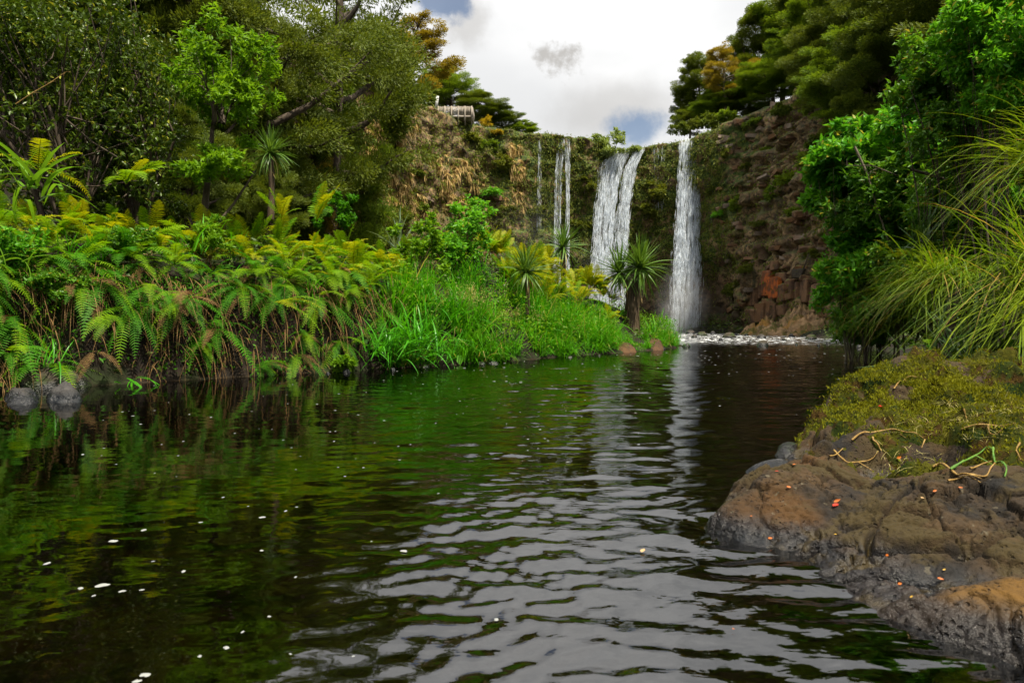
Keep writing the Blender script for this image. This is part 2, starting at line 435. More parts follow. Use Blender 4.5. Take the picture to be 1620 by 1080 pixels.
def groundmat():
    m, t, out = newmat('ground_soil')
    pos = t.nodes.new('ShaderNodeNewGeometry').outputs['Position']
    n1 = noise(t, pos, .8, 6, .6); n2 = noise(t, pos, 7, 6, .65)
    c = mixc(t, sstep(t, n2, .35, .65), (.006, .0045, .003), (.018, .012, .007))
    c = mixc(t, sstep(t, n1, .46, .62), c, (.016, .026, .006))
    sp = t.nodes.new('ShaderNodeSeparateXYZ'); t.links.new(pos, sp.inputs[0])
    vor = t.nodes.new('ShaderNodeTexVoronoi'); vor.inputs['Scale'].default_value = 4.3; vor.inputs['Randomness'].default_value = 1.0; t.links.new(pos, vor.inputs['Vector'])
    peb = mixc(t, vor.outputs['Color'], (.035, .022, .010), (.09, .055, .022))
    peb = mixc(t, sstep(t, noise(t, pos, 1.3, 6, .7), .38, .6), peb, (.012, .014, .006))
    c = mixc(t, sstep(t, sp.outputs[2], .05, -.08), c, peb)
    b = pbsdf(t, c, .9, .2); t.links.new(bump(t, n2, .6, .05), b.inputs['Normal'])
    t.links.new(b.outputs[0], out.inputs[0]); return m
ground = O('ground', Geo().add(TV, TF).mesh('ground', groundmat(), True), kind='structure')
tbvh = BVHTree.FromPolygons([Vector(v) for v in TV], TF.tolist())

# ------------------------------------------------------------------ cliff
def chaikin(p, k=3):
    for _ in range(k):
        q = [p[0]]
        for a, b in zip(p[:-1], p[1:]): q += [a * .75 + b * .25, a * .25 + b * .75]
        q.append(p[-1]); p = np.array(q)
    return p
cp = chaikin(CLIFFP); seg = np.concatenate([[0], np.cumsum(np.linalg.norm(np.diff(cp[:, :2], axis=0), axis=1))])
NSC = int(seg[-1] / .2); sv = np.linspace(0, seg[-1], NSC)
cpx = np.stack([np.interp(sv, seg, cp[:, i]) for i in range(3)], -1)
ct = unit(np.gradient(cpx[:, :2], axis=0))
k = 25; ct = unit(np.stack([np.convolve(np.pad(ct[:, i], k, mode='edge'), np.ones(2 * k + 1) / (2 * k + 1), 'valid') for i in (0, 1)], -1))
cn = np.stack([ct[:, 1], -ct[:, 0]], -1)
NZ = 124
tz = np.linspace(0, 1, NZ)
Sg, Tg = np.meshgrid(np.arange(NSC), tz, indexing='ij')
sI = Sg.ravel(); tt = Tg.ravel(); s_ = sv[sI]
xx = cpx[sI, 0]; yy = cpx[sI, 1]
def lipz(x, z):
    return z - .9 * np.exp(-((x - 13.5) / 2.2) ** 2) - .25 * np.exp(-((x - 21.4) / 1.6) ** 2) - .2 * np.exp(-((x - 6.3) / 1.2) ** 2)
topz = lipz(cpx[:, 0], cpx[:, 2]) + .35 * fbm(np.stack([sv * .5, 0 * sv, 0 * sv], -1), 4)
zz = -.6 + tt * (topz[sI] + .6)
rightw = smooth(25.5, 27, xx) * smooth(84, 79, yy) + 0
rightw = np.where((xx > 20) & (yy < 81), smooth(82, 77, yy), 0)
leftw = np.where(xx < 4, smooth(83, 78, yy), 0)
fallw = np.clip(1 - rightw - leftw, 0, 1)
q = np.stack([xx, yy, zz], -1)
off = 1.1 * fbm(q * .16, 4) + .55 * fbm(q * .55 + 5, 4) + .18 * fbm(q * 1.9 + 3, 3)
off += fallw * (-2.2 * smooth(10, 5, zz) + .5 * smooth(14, 20, zz) - .35 * smooth(21.5, 24, zz))
off += rightw * (.35 * fbm(q * 1.1 + 33, 4)) + rightw * (-4.2 * np.clip(zz / 25, 0, 1) ** 1.6 + .9)
off += leftw * (-3.0 * np.clip(zz / 25, 0, 1) ** 2 + .6)
# strata ledges and blocky jointing
zs = zz / .85 + .5 * fbm(q * .2 + 2, 2) * 2
led = np.floor(zs); lv = _val[(led.astype(int) * 7 + 11) & 255]
off += (.32 * rightw + .12) * lv * smooth(4, 7, zz)
zc_ = np.where(rightw > .3, np.where(zz > 15.5, zz / .75, zz / 2.7), zz / .95)
cv, ce = cells(np.stack([s_ / np.where((rightw > .3) & (zz > 15.5), 2.4, 1.25) + .3 * fbm(q * .5, 2), zc_ + .25 * fbm(q * .5 + 7, 2)], -1))
off += (.46 * rightw + .22 * leftw + .16) * cv - (.36 * rightw + .2) * smooth(.16, 0, ce)
cv2, ce2 = cells(np.stack([s_ / .55, zz / .42], -1))
off += (.12 * rightw + .08) * cv2
CV = np.stack([xx + cn[sI, 0] * off, yy + cn[sI, 1] * off, zz + .12 * fbm(q * 1.3 + 20, 2) * (tt > .02)], -1)
CVg = CV.reshape(NSC, NZ, 3)
caps = []
last = CVg[:, -1]
for j, (bk, up) in enumerate(((.4, .12), (1.2, .2), (2.6, .3), (5, .55), (9, .9), (12, 1.0))):
    qq = last.copy(); rw = np.where((cpx[:, 0] > 20) & (cpx[:, 1] < 84), smooth(85, 77, cpx[:, 1]), 0)
    qq[:, :2] -= cn * bk
    qq[:, 2] += up + rw * bk * .33 + .25 * fbm(np.stack([qq[:, 0] * .8, qq[:, 1] * .8, qq[:, 2] * 0], -1), 3)
    caps.append(qq)
CVg = np.concatenate([CVg, np.stack(caps, 1)], 1); NZt = CVg.shape[1]
CV = CVg.reshape(-1, 3); CF = grid_faces(NSC, NZt)

def cliffmat():
    m, t, out = newmat('cliff_rock')
    ge = t.nodes.new('ShaderNodeNewGeometry'); pos = ge.outputs['Position']
    sp = t.nodes.new('ShaderNodeSeparateXYZ'); t.links.new(pos, sp.inputs[0])
    sn = t.nodes.new('ShaderNodeSeparateXYZ'); t.links.new(ge.outputs['Normal'], sn.inputs[0])
    n1 = noise(t, pos, .35, 6, .6); n2 = noise(t, pos, 2.2, 6, .65); n3 = noise(t, scaled(t, pos, (1, 1, .15)), 1.3, 5, .6)
    n4 = noise(t, pos, .8, 5, .6, .4)
    c = mixc(t, sstep(t, n2, .36, .62), (.045, .028, .016), (.30, .19, .095))
    c = mixc(t, sstep(t, n1, .45, .62), c, (.115, .072, .042))
    c = mixc(t, mathn(t, 'MULTIPLY', sstep(t, n3, .54, .66), .7), c, (.035, .03, .024))
    # moss and small plants grow on the wet wall behind the falls and on ledges
    fw = mathn(t, 'MULTIPLY', sstep(t, sp.outputs[1], 76, 82), sstep(t, sp.outputs[2], 5.5, 9.5))
    mf = mathn(t, 'ADD', mathn(t, 'MULTIPLY', sstep(t, n4, .40, .58), mathn(t, 'ADD', mathn(t, 'MULTIPLY', fw, 1.15), .25)),
               mathn(t, 'MULTIPLY', sstep(t, sn.outputs[2], .25, .75), .55), clamp=True)
    c = mixc(t, mf, c, mixc(t, sstep(t, n2, .4, .6), (.025, .05, .008), (.075, .10, .016)))
    wetl = sstep(t, sp.outputs[2], 6.0, 2.0)
    c = mixc(t, mathn(t, 'MULTIPLY', wetl, mathn(t, 'MULTIPLY', sstep(t, sp.outputs[1], 70, 80), .6)), c, (.022, .018, .014))
    b = pbsdf(t, c, .85, .3); t.links.new(bump(t, n2, .9, .15), b.inputs['Normal'])
    t.links.new(b.outputs[0], out.inputs[0]); return m
cliff = O('cliff', Geo().add(CV, CF).mesh('cliff', cliffmat(), True), kind='structure')
cbvh = BVHTree.FromPolygons([Vector(v) for v in CV], CF.tolist())
CAM = Vector((0, 0, CAMZ))

def hit(px, py, bvh=None):
    d = ray(px, py).normalized(); best = None
    for b in ([bvh] if bvh else [cbvh, tbvh]):
        h = b.ray_cast(CAM, d)
        if h[0] is not None and (best is None or h[3] < best[3]): best = h
    return best

# ------------------------------------------------------------------ water
def watergrid():
    rows = np.concatenate([[-30, -15, -7, -3, -1, 0, .6], np.geomspace(1.1, 88, 540)])
    u = np.linspace(-1, 1, 401); cu = .12 * u + .88 * np.sign(u) * np.abs(u) ** 2.2
    Yr, U = np.meshgrid(rows, cu, indexing='ij')
    Xr = U * (np.maximum(Yr, 0) * .85 + 13)
    x = Xr.ravel(); y = Yr.ravel()
    z = np.zeros_like(x); r = np.random.default_rng(5)
    q = np.stack([x, y, 0 * x], -1)
    # calmer along the shaded left bank, choppier in the current
    cur = smooth(-.36, -.06, x / np.maximum(y, .8) + .06 * fbm(q * .8 + 30, 2)) * (.6 + .4 * smooth(-.3, .35, fbm(q * .5 + 3, 3)))
    cur = np.clip(.10 + .90 * cur, 0, 1)
    cur *= (1 - .45 * smooth(1.0, 3.5, x) * smooth(9, 6, y))
    rap = smooth(33, 38, y)
    for i in range(42):
        lam = r.choice([.10, .13, .17, .22, .3, .42, .7]) * r.uniform(.85, 1.2)
        th = r.normal(PI / 2 + .25, .55); kx, ky = math.cos(th) * 2 * PI / lam, math.sin(th) * 2 * PI / lam
        amp = lam * .0046 * r.uniform(.5, 1.2)
        fade = smooth(lam * 110, lam * 40, y)
        wob = 2.6 * vn(q * (.9 / max(lam, .3)) * .45 + 31 * i)
        z += cur * (1 + .7 * smooth(5, 9, y) + (1.1 if lam < .36 else .3) * smooth(5.5, 3.5, y)) * amp * fade * np.sin(kx * x + ky * y + r.uniform(0, 6.3) + wob) * (.35 + 1.3 * np.clip(vn(q * .9 + 13 * i), -.25, 1))
    z += .05 * rap * fbm(q * np.array([1.2, 1.6, 1]) + 5, 3) * smooth(62, 55, y)
    # small ring ripples where something broke the surface
    for (px, py, rr) in ((735, 905, .75), (620, 880, .45)):
        c = PW(px, py); d = np.hypot(x - c.x, y - c.y)
        z += .0016 * np.clip(.6 + vn(q * 2.2 + 70), 0, 1) * np.sin(d * 2 * PI / (.075 + .02 * d)) * np.exp(-(d / rr) ** 2) * smooth(0, .1, d)
    V = np.stack([x, y, z], -1)
    return V, grid_faces(len(rows), len(u))[:, ::-1]
WV, WF = watergrid()

def watermat():
    m, t, out = newmat('river_water')
    pos = t.nodes.new('ShaderNodeNewGeometry').outputs['Position']
    sp = t.nodes.new('ShaderNodeSeparateXYZ'); t.links.new(pos, sp.inputs[0])
    n1 = noise(t, scaled(t, pos, (1, 2.2, 1)), 2.2, 3, .5, .3)
    n2 = noise(t, scaled(t, pos, (1, 1.9, 1)), 7.0, 2, .5, .2)
    msk = noise(t, pos, .35, 3)
    msk = mathn(t, 'MULTIPLY', sstep(t, msk, .38, .6), sstep(t, mathn(t, 'DIVIDE', sp.outputs[0], mathn(t, 'MAXIMUM', sp.outputs[1], .8)), -.34, -.06))
    h = mathn(t, 'MULTIPLY', mathn(t, 'ADD', n1, mathn(t, 'MULTIPLY', n2, .30)), mathn(t, 'ADD', mathn(t, 'MULTIPLY', msk, .75), .12))
    bp = bump(t, h, 1.0, .015)
    fr = t.nodes.new('ShaderNodeFresnel'); fr.inputs[0].default_value = 2.3; t.links.new(bp, fr.inputs['Normal'])
    gl = t.nodes.new('ShaderNodeBsdfGlossy'); gl.inputs['Roughness'].default_value = .03; t.links.new(bp, gl.inputs['Normal'])
    tr = t.nodes.new('ShaderNodeBsdfTransparent'); tr.inputs[0].default_value = (.2, .19, .10, 1)
    mx = t.nodes.new('ShaderNodeMixShader'); t.links.new(fr.outputs[0], mx.inputs[0])
    t.links.new(tr.outputs[0], mx.inputs[1]); t.links.new(gl.outputs[0], mx.inputs[2])
    # broken white water in the rapids
    wn = noise(t, scaled(t, pos, (.8, .3, 1)), 4.2, 8, .75)
    ry = mathn(t, 'MULTIPLY', sstep(t, sp.outputs[1], 33, 42), sstep(t, sp.outputs[1], 66, 56))
    ry = mathn(t, 'MAXIMUM', ry, sstep(t, sp.outputs[1], 79.5, 82.5))
    wf = mathn(t, 'MULTIPLY', ry, sstep(t, wn, .49, .60))
    fo = pbsdf(t, (.7, .72, .74), .5, .4)
    m2 = t.nodes.new('ShaderNodeMixShader'); t.links.new(wf, m2.inputs[0])
    t.links.new(mx.outputs[0], m2.inputs[1]); t.links.new(fo.outputs[0], m2.inputs[2])
    t.links.new(m2.outputs[0], out.inputs[0]); return m
O('water', Geo().add(WV, WF).mesh('water', watermat(), True), kind='structure')

# ------------------------------------------------------------------ waterfalls
def whitemat(name, tr_):
    m, t, out = newmat(name)
    b = pbsdf(t, (.84, .9, .97), .4, .4)
    tl = t.nodes.new('ShaderNodeBsdfTranslucent'); tl.inputs[0].default_value = (.84, .9, .97, 1)
    mx = t.nodes.new('ShaderNodeMixShader'); mx.inputs[0].default_value = .4
    t.links.new(b.outputs[0], mx.inputs[1]); t.links.new(tl.outputs[0], mx.inputs[2])
    if tr_:
        pos = t.nodes.new('ShaderNodeNewGeometry').outputs['Position']
        n = noise(t, scaled(t, pos, (4.2, .6, .26)), 2.4, 8, .75)
        at = t.nodes.new('ShaderNodeAttribute'); at.attribute_name = 'dens'
        f = mathn(t, 'MULTIPLY', sstep(t, n, .40, .66), at.outputs['Fac'])
        tp = t.nodes.new('ShaderNodeBsdfTransparent'); m2 = t.nodes.new('ShaderNodeMixShader')
        t.links.new(f, m2.inputs[0]); t.links.new(tp.outputs[0], m2.inputs[1]); t.links.new(mx.outputs[0], m2.inputs[2])
        t.links.new(m2.outputs[0], out.inputs[0])
    else:
        tp = t.nodes.new('ShaderNodeBsdfTransparent'); m2 = t.nodes.new('ShaderNodeMixShader'); m2.inputs[0].default_value = .62
        t.links.new(tp.outputs[0], m2.inputs[1]); t.links.new(mx.outputs[0], m2.inputs[2]); t.links.new(m2.outputs[0], out.inputs[0])
    return m
M['spray'] = whitemat('falling_water', False); M['veil'] = whitemat('water_veil', True)

def stream(parent, L, Rr, depth, out_, n, dens=.7, seed=0, zb=0.05, zstop=None):
    """falling water between a left and a right edge, each a list of (px, py) from lip to foot"""
    r = np.random.default_rng(seed)
    dep = lambda t: depth - .5 - out_ * np.sqrt(t)
    def edge(E):
        pts = []
        ys_ = [e[1] for e in E]; z0 = P(E[0][0], E[0][1], depth).z
        for e in E:
            z = P(e[0], e[1], depth - out_ * .6).z
            t = min(max((z0 - z) / max(z0 - zb, .1), 0), 1)
            p = P(e[0], e[1], dep(t)); pts.append((t, p.x, p.z))
        return np.array(pts), z0
    eL, z0 = edge(L); eR, z1 = edge(Rr)
    def at(u, t):
        xl = np.interp(t, eL[:, 0], eL[:, 1]); xr = np.interp(t, eR[:, 0], eR[:, 1])
        zt0 = z0 + (z1 - z0) * u
        return np.stack([xl + (xr - xl) * u, dep(t), zt0 + (zb - zt0) * t], -1)
    tend = 1.0 if zstop is None else (z0 - zstop) / (z0 - zb)
    # veil sheet
    nu, nv = 14, 60
    U, Tt = np.meshgrid(np.linspace(0, 1, nu), np.linspace(0, tend, nv), indexing='ij')
    V = at(U.ravel(), Tt.ravel()); V[:, 1] += .25 + .12 * fbm(V * .9, 3)
    me = Geo().add(V, grid_faces(nu, nv)).mesh('veil', M['veil'], True)
    a = me.attributes.new('dens', 'FLOAT', 'POINT')
    ed = np.clip(1 - np.abs(U.ravel() * 2 - 1) ** 1.3, 0, 1)
    a.data.foreach_set('value', (ed * dens * (.95 - .45 * Tt.ravel())).astype(np.float32))
    O('veil', me, parent)
    V2 = V.copy(); V2[:, 1] -= .55; V2[:, 0] += .1 * fbm(V * .7 + 3, 2)
    me = Geo().add(V2, grid_faces(nu, nv)).mesh('veil', M['veil'], True)
    a = me.attributes.new('dens', 'FLOAT', 'POINT'); a.data.foreach_set('value', (ed * dens * (.5 - .15 * Tt.ravel())).astype(np.float32))
    O('veil', me, parent)
    # elongated drops and strands
    nst = max(5, n // 70); uc = r.beta(1.15, 1.15, nst); sw = r.uniform(.01, .05, nst)
    pick = r.integers(0, nst, n); t = r.uniform(0, 1, n) ** .85 * tend
    ph = r.uniform(0, 6.3, nst)
    u = uc[pick] + r.normal(0, 1, n) * sw[pick] * (.5 + 1.5 * t) + .025 * np.sin(t * 9 + ph[pick])
    u = u + r.normal(0, 1, n) * .06 * t
    c = at(u, t); c[:, 1] += r.normal(0, .18, n)
    keep = vn(np.stack([u * 16 + seed, t * 9, 0 * t], -1)) + vn(np.stack([u * 40, t * 26, 0 * t + 4], -1)) * .7 > -.3 - .5 * (t < .12)
    c = c[keep]; t = t[keep]; n = len(c)
    ln = r.uniform(.16, .8, n); w = r.uniform(.010, .026, n)
    dx = (at(np.full(n, .5), np.minimum(t + .02, 1)) - at(np.full(n, .5), t)); d = unit(dx)
    s1 = unit(np.cross(d, [[0, 1., 0]])); s2 = np.cross(d, s1)
    w = w[:, None]; ln = ln[:, None]
    V = np.stack([c - d * ln, c + s1 * w, c + s2 * w, c - s1 * w, c - s2 * w, c + d * ln], 1).reshape(-1, 3)
    i = np.arange(n)[:, None] * 6
    F = np.concatenate([i + [list(f)] for f in ((0, 2, 1), (0, 3, 2), (0, 4, 3), (0, 1, 4), (5, 1, 2), (5, 2, 3), (5, 3, 4), (5, 4, 1))])
    O('spray', Geo().add(V, F).mesh('spray', M['spray']), parent, kind='stuff')

def mist(c, rad, dens):
    m, t, out = newmat('mist_air'); v = t.nodes.new('ShaderNodeVolumePrincipled')
    v.inputs['Color'].default_value = (.95, .97, 1, 1)
    co = t.nodes.new('ShaderNodeTexCoord').outputs['Object']
    ln = t.nodes.new('ShaderNodeVectorMath'); ln.operation = 'LENGTH'; t.links.new(co, ln.inputs[0])
    f = mathn(t, 'MULTIPLY', sstep(t, ln.outputs['Value'], 1.0, .1), sstep(t, noise(t, co, 2.0, 4), .3, .7))
    t.links.new(mathn(t, 'MULTIPLY', f, dens), v.inputs['Density']); t.links.new(v.outputs[0], out.inputs['Volume'])
    u = np.linspace(0, 2 * PI, 25)[:-1]; w = np.linspace(-PI / 2, PI / 2, 13)
    U_, W_ = np.meshgrid(u, w, indexing='ij')
    V = np.stack([np.cos(U_) * np.cos(W_), np.sin(U_) * np.cos(W_), np.sin(W_)], -1).reshape(-1, 3)
    O('mist', Geo().add(V, grid_faces(24, 13, True)).mesh('mist', m, True), None, c, None, rad, 'stuff')
mist((20.3, 81.5, 2.5), (4.0, 2.8, 6.5), .26)
mist((10.8, 82, 4), (5.5, 2.4, 8), .09)
mist((1.5, 76, 9), (6.5, 4, 10), .011)
f1 = T('waterfall', 'widest single white waterfall on the right, dropping straight into the pool', 'waterfall')
stream(f1, [(1074, 225), (1071, 330), (1064, 430), (1062, 521)], [(1107, 225), (1106, 330), (1105, 430), (1103, 521)], 85.0, 1.3, 9000, 1.0, 1)
f2 = T('waterfall', 'double stream waterfall in the middle, arching off a slanted lip', 'waterfall')
stream(f2, [(960, 248), (948, 262), (941, 330), (936, 430), (934, 520)], [(996, 240), (985, 262), (974, 330), (966, 430), (962, 520)], 86.5, 2.2, 7000, 1.0, 2)
stream(f2, [(1000, 242), (986, 270), (976, 340), (970, 430), (966, 520)], [(1018, 239), (1008, 262), (997, 330), (990, 430), (988, 520)], 86.2, 2.0, 3600, .9, 3)
f3 = T('waterfall', 'narrow two stranded waterfall left of the double stream one', 'waterfall')
stream(f3, [(881, 222), (877, 290), (876, 380), (876, 520)], [(893, 222), (889, 290), (887, 380), (887, 520)], 84.6, 1.3, 1700, .65, 4)
stream(f3, [(891, 222), (895, 290), (894, 380), (894, 520)], [(902, 222), (901, 290), (901, 380), (901, 520)], 84.6, 1.2, 900, .5, 5)
f4 = T('water_trickle', 'thin trickle on the mossy wall just right of the widest waterfall', 'trickle')
stream(f4, [(1122, 228), (1121, 400)], [(1127, 228), (1126, 400)], 83.6, .5, 110, .35, 6, zstop=13)
f5 = T('water_trickle', 'faint trickle at the far left end of the mossy waterfall wall', 'trickle')
stream(f5, [(850, 230), (846, 400)], [(857, 230), (858, 400)], 82.6, 0.5, 70, .16, 7, zstop=12)
f6 = T('water_trickle', 'faint dripping threads between the middle and right waterfalls', 'trickle')
stream(f6, [(1028, 238), (1030, 400)], [(1052, 236), (1052, 400)], 86.3, .4, 120, .14, 8, zstop=15)

# ------------------------------------------------------------------ cliff blocks
def block_mesh(name, seed, size, mat, bev=.12):
    r = np.random.default_rng(seed)
    g = np.array([(x, y, z) for x in (-1, -.6, .6, 1) for y in (-1, 1) for z in (-1, -.6, .6, 1)], float)
    import bmesh as _b
    bm = _b.new()
    for x in (-1, 1):
        for y in (-1, 1):
            for z in (-1, 1): bm.verts.new(Vector((x * size[0] * r.uniform(.75, 1.05), y * size[1] * r.uniform(.8, 1.05), z * size[2] * r.uniform(.75, 1.05))))
    for _ in range(4):
        v = r.normal(size=3); v /= np.abs(v).max(); v *= r.uniform(.85, 1.08)
        bm.verts.new(Vector(v * np.array(size)))
    _b.ops.convex_hull(bm, input=bm.verts)
    junk = [v for v in bm.verts if not v.link_faces]
    for v in junk: bm.verts.remove(v)
    _b.ops.bevel(bm, geom=bm.edges[:], offset=min(size) * bev, segments=1, affect='EDGES')
    me = bpy.data.meshes.new(name); bm.to_mesh(me); bm.free(); me.materials.append(mat); return me

vert = lambda nv: Vector((nv.x, nv.y, 0)).normalized()
blk = [block_mesh('rock', 50 + i, (.6, .42, .32), M['rockpale'] if i % 3 == 0 else M['rockred']) for i in range(9)]
r_ = np.random.default_rng(12); nrock = 0
for _ in range(900):
    if nrock >= 110: break
    if r_.random() < .8: px, py = r_.uniform(1135, 1320), r_.uniform(150, 500)
    else: px, py = r_.uniform(600, 800), r_.uniform(185, 330)
    if px > 1200 and py < 150: continue
    h = hit(px, py, cbvh)
    if h is None or h[0] is None: continue
    n = vert(h[1]) if h[1].z < .9 else Vector((0, -1, 0))
    if n.dot(Vector(ray(px, py))) > 0: n = -n
    band = 1.0 if 165 < py < 245 else .7
    if r_.random() > band: continue
    sc = r_.uniform(.45, 1.15)
    O('rock', blk[r_.integers(9)], cliff, h[0] - n * .12, (r_.normal(0, .2), r_.normal(0, .2), math.atan2(n.y, n.x) + PI / 2 + r_.normal(0, .25)), (sc * r_.uniform(.8, 1.5), sc, sc * r_.uniform(.6, 1.1)))
    nrock += 1
# columnar basalt at the foot of the right wall: (px0, px1, top, bottom, depth, material)
colm = [(1212, 1223, 428, 470, 66, 'rockorange'), (1224, 1235, 438, 473, 66, 'rockorange'), (1200, 1211, 440, 474, 66, 'rockred'), (1212, 1222, 473, 512, 66, 'rockred'), (1223, 1234, 476, 510, 66, 'rockred'),
        (1236, 1246, 430, 446, 66, 'rockred'), (1236, 1247, 448, 478, 66, 'rockred'), (1237, 1246, 481, 500, 66, 'rockred'), (1248, 1258, 440, 472, 66, 'rockred'), (1248, 1257, 475, 504, 66, 'rockred'),
        (1259, 1272, 444, 480, 66, 'rockred'), (1274, 1288, 440, 478, 66, 'rockred'), (1290, 1304, 446, 484, 66, 'rockred'), (1260, 1274, 483, 502, 66, 'rockred'), (1202, 1211, 478, 512, 66, 'rockred'),
        (1226, 1240, 410, 428, 66, 'rockred'), (1262, 1278, 424, 441, 66, 'rockmoss'), (1188, 1199, 452, 486, 66, 'rockred'), (1190, 1200, 488, 514, 66, 'rockred')]
for i, (a, b, t_, bo, dp, mt) in enumerate(colm):
    h = hit((a + b) / 2, (t_ + bo) / 2, cbvh)
    if h and h[0] is not None: dp = h[0].y - .25 - .02 * (i % 3)
    p0 = P(a, bo, dp); p1 = P(b, t_, dp)
    sx = (p1.x - p0.x) / 2; sz = (p1.z - p0.z) / 2
    o = O('basalt_column', block_mesh('basalt_column', 90 + i, (sx, .9, sz), M[mt], .16), cliff, (p0 + p1) / 2 + Vector((0, .55, 0)), (r_.normal(0, .04), r_.normal(0, .05), r_.normal(.1, .12)))
    if mt == 'rockorange': o['label'] = 'bright orange stained column'
# dark cave shadows come from the recess itself

# ------------------------------------------------------------------ boulders built as domes
ROCKS = []
def dome(outline, hfn, seed, mat, zb=-.5, p=2.8, q=1.7, nr=70, ns=170, amp=1.0, cracks=(), bump_=None):
    o = np.array(outline, float); c = o.mean(0)
    d = np.concatenate([o[i] + (np.roll(o, -1, 0)[i] - o[i]) * np.linspace(0, 1, 30)[:, None] for i in range(len(o))])
    an = np.arctan2(d[:, 1] - c[1], d[:, 0] - c[0]); ra = np.hypot(d[:, 0] - c[0], d[:, 1] - c[1])
    od = np.argsort(an); an = an[od]; ra = ra[od]
    an = np.concatenate([an - 2 * PI, an, an + 2 * PI]); ra = np.concatenate([ra, ra, ra])
    th = np.linspace(-PI, PI, ns, endpoint=False); rr = np.interp(th, an, ra)
    k = 4; rr = np.convolve(np.concatenate([rr[-k:], rr, rr[:k]]), np.ones(2 * k + 1) / (2 * k + 1), 'valid')
    rho = np.linspace(0.0, 1, nr) ** .85
    TH, RH = np.meshgrid(th, rho, indexing='ij'); RRr = rr[:, None] * RH
    x = (c[0] + np.cos(TH) * RRr).ravel(); y = (c[1] + np.sin(TH) * RRr).ravel(); rh = RH.ravel()
    qn = np.stack([x, y, 0 * x + seed * 3.1], -1); sz = rr.mean()
    hh = hfn(x, y)
    z = zb + (hh - zb) * (1 - rh ** p) ** (1 / q)
    w = smooth(1, .8, rh)
    z += amp * (.10 * sz ** .5 * fbm(qn * 1.6 / sz ** .5, 4) + .040 * fbm(qn * 6, 5, .6) - .030 * np.abs(fbm(qn * 3.1 + 9, 4)) + .014 * fbm(qn * 22, 3)) * (.45 + .55 * w)
    wv = np.stack([x, y], -1) + .10 * np.stack([fbm(qn * 4 + 5, 3), fbm(qn * 4 + 25, 3)], -1)
    c1_, e1_ = cells(wv * 2.6); c2_, e2_ = cells(wv * 7.5 + 3)
    z += amp * w * (.046 * c1_ - .040 * smooth(.09, 0, e1_) * (vn(qn * 2) > -.2) + .011 * c2_ - .009 * smooth(.12, 0, e2_))
    pit = vn(qn * 26 + 2 * vn(qn * 9)[:, None]); z -= amp * .016 * smooth(.45, .8, pit) * w
    pit = vn(qn * 11 + 40); z -= amp * .03 * smooth(.45, .8, pit) * w
    for (a, b, wd, dp) in cracks:
        a = np.array(a); b = np.array(b); ab = b - a
        pp = np.stack([x, y], -1) + .12 * np.stack([vn(qn * 3), vn(qn * 3 + 8)], -1)
        t = np.clip(((pp - a) @ ab) / (ab @ ab), 0, 1); dd = np.linalg.norm(pp - (a + t[:, None] * ab), axis=1)
        z -= dp * np.exp(-(dd / wd) ** 2)
    if bump_ is not None: z += bump_(x, y, qn) * w
    e = .03 * fbm(np.stack([x, y, z], -1) * 4 + 50, 3) * smooth(.6, 1, rh) * amp * 2
    x = x + np.cos(TH.ravel()) * e; y = y + np.sin(TH.ravel()) * e
    V = np.stack([x, y, z], -1); F = grid_faces(ns, nr, True)[:, ::-1]
    return V, F

def rock(name, label, cat, outline, hfn, seed, mat, group=None, reg=True, **kw):
    V, F = dome(outline, hfn if callable(hfn) else (lambda x, y: hfn + 0 * x), seed, mat, **kw)
    c = V.mean(0); c[2] = 0
    o = T(name, label, cat, c, group, Geo().add(V - c, F).mesh(name, M[mat], True))
    if reg: ROCKS.append(BVHTree.FromPolygons([Vector(v) for v in V], F.tolist()))
    return o, V, F

def W2(*pts): return [tuple(PW(a, b)[:2]) for a, b in pts]
# A: low lobe at the water; B: big cracked slab; C: rounded front boulder; D: mossy mound behind
outA = [(1.12, 4.15), (1.35, 3.82), (1.85, 3.62), (2.5, 3.8), (2.9, 4.7), (2.7, 5.6), (2.05, 5.5), (1.55, 4.95)]
rock('boulder', 'low brown boulder lobe reaching into the water, in front of the mossy mound', 'boulder', outA, lambda x, y: .25 + .06 * (y - 4.5), 11, 'rock', p=2.3, q=1.6, ns=300, nr=120, zb=-.16)
outB = [(1.38, 3.72), (1.38, 3.4), (1.42, 3.15), (1.6, 2.85), (2.2, 2.6), (3.6, 2.7), (4.6, 3.6), (4.5, 4.9), (3.3, 5.2), (2.3, 4.9), (1.75, 4.3)]
rock('boulder', 'wide cracked brown boulder in the middle of the near bank', 'boulder', outB, lambda x, y: np.clip(.17 + .10 * (x - 1.8) + .07 * (y - 3.5), .1, .5), 12, 'rock', p=2.4, q=1.5, ns=440, nr=170, zb=-.16,
     cracks=(((1.5, 3.62), (2.3, 3.25), .03, .16), ((2.2, 3.27), (3.8, 3.75), .03, .15), ((1.85, 3.5), (2.7, 4.4), .018, .09), ((2.5, 3.9), (3.6, 4.3), .018, .08), ((2.3, 3.3), (2.45, 4.5), .014, .07), ((2.9, 3.5), (3.3, 4.4), .014, .07), ((1.6, 3.35), (2.2, 2.95), .02, .09)))
outC = [(1.5, 3.06), (1.58, 2.86), (1.63, 2.72), (1.75, 2.58), (1.9, 2.38), (2.3, 2.0), (3.2, 2.0), (3.4, 2.7), (2.9, 3.15), (2.1, 3.25), (1.75, 3.2)]
rock('boulder', 'smooth golden topped boulder in the bottom corner with a wet slate grey flank', 'boulder', outC, lambda x, y: .20 + .07 * (x - 2) + .05 * (y - 2.6), 13, 'rockgold', p=2.0, q=1.35, ns=300, nr=120, amp=.6, zb=-.16)
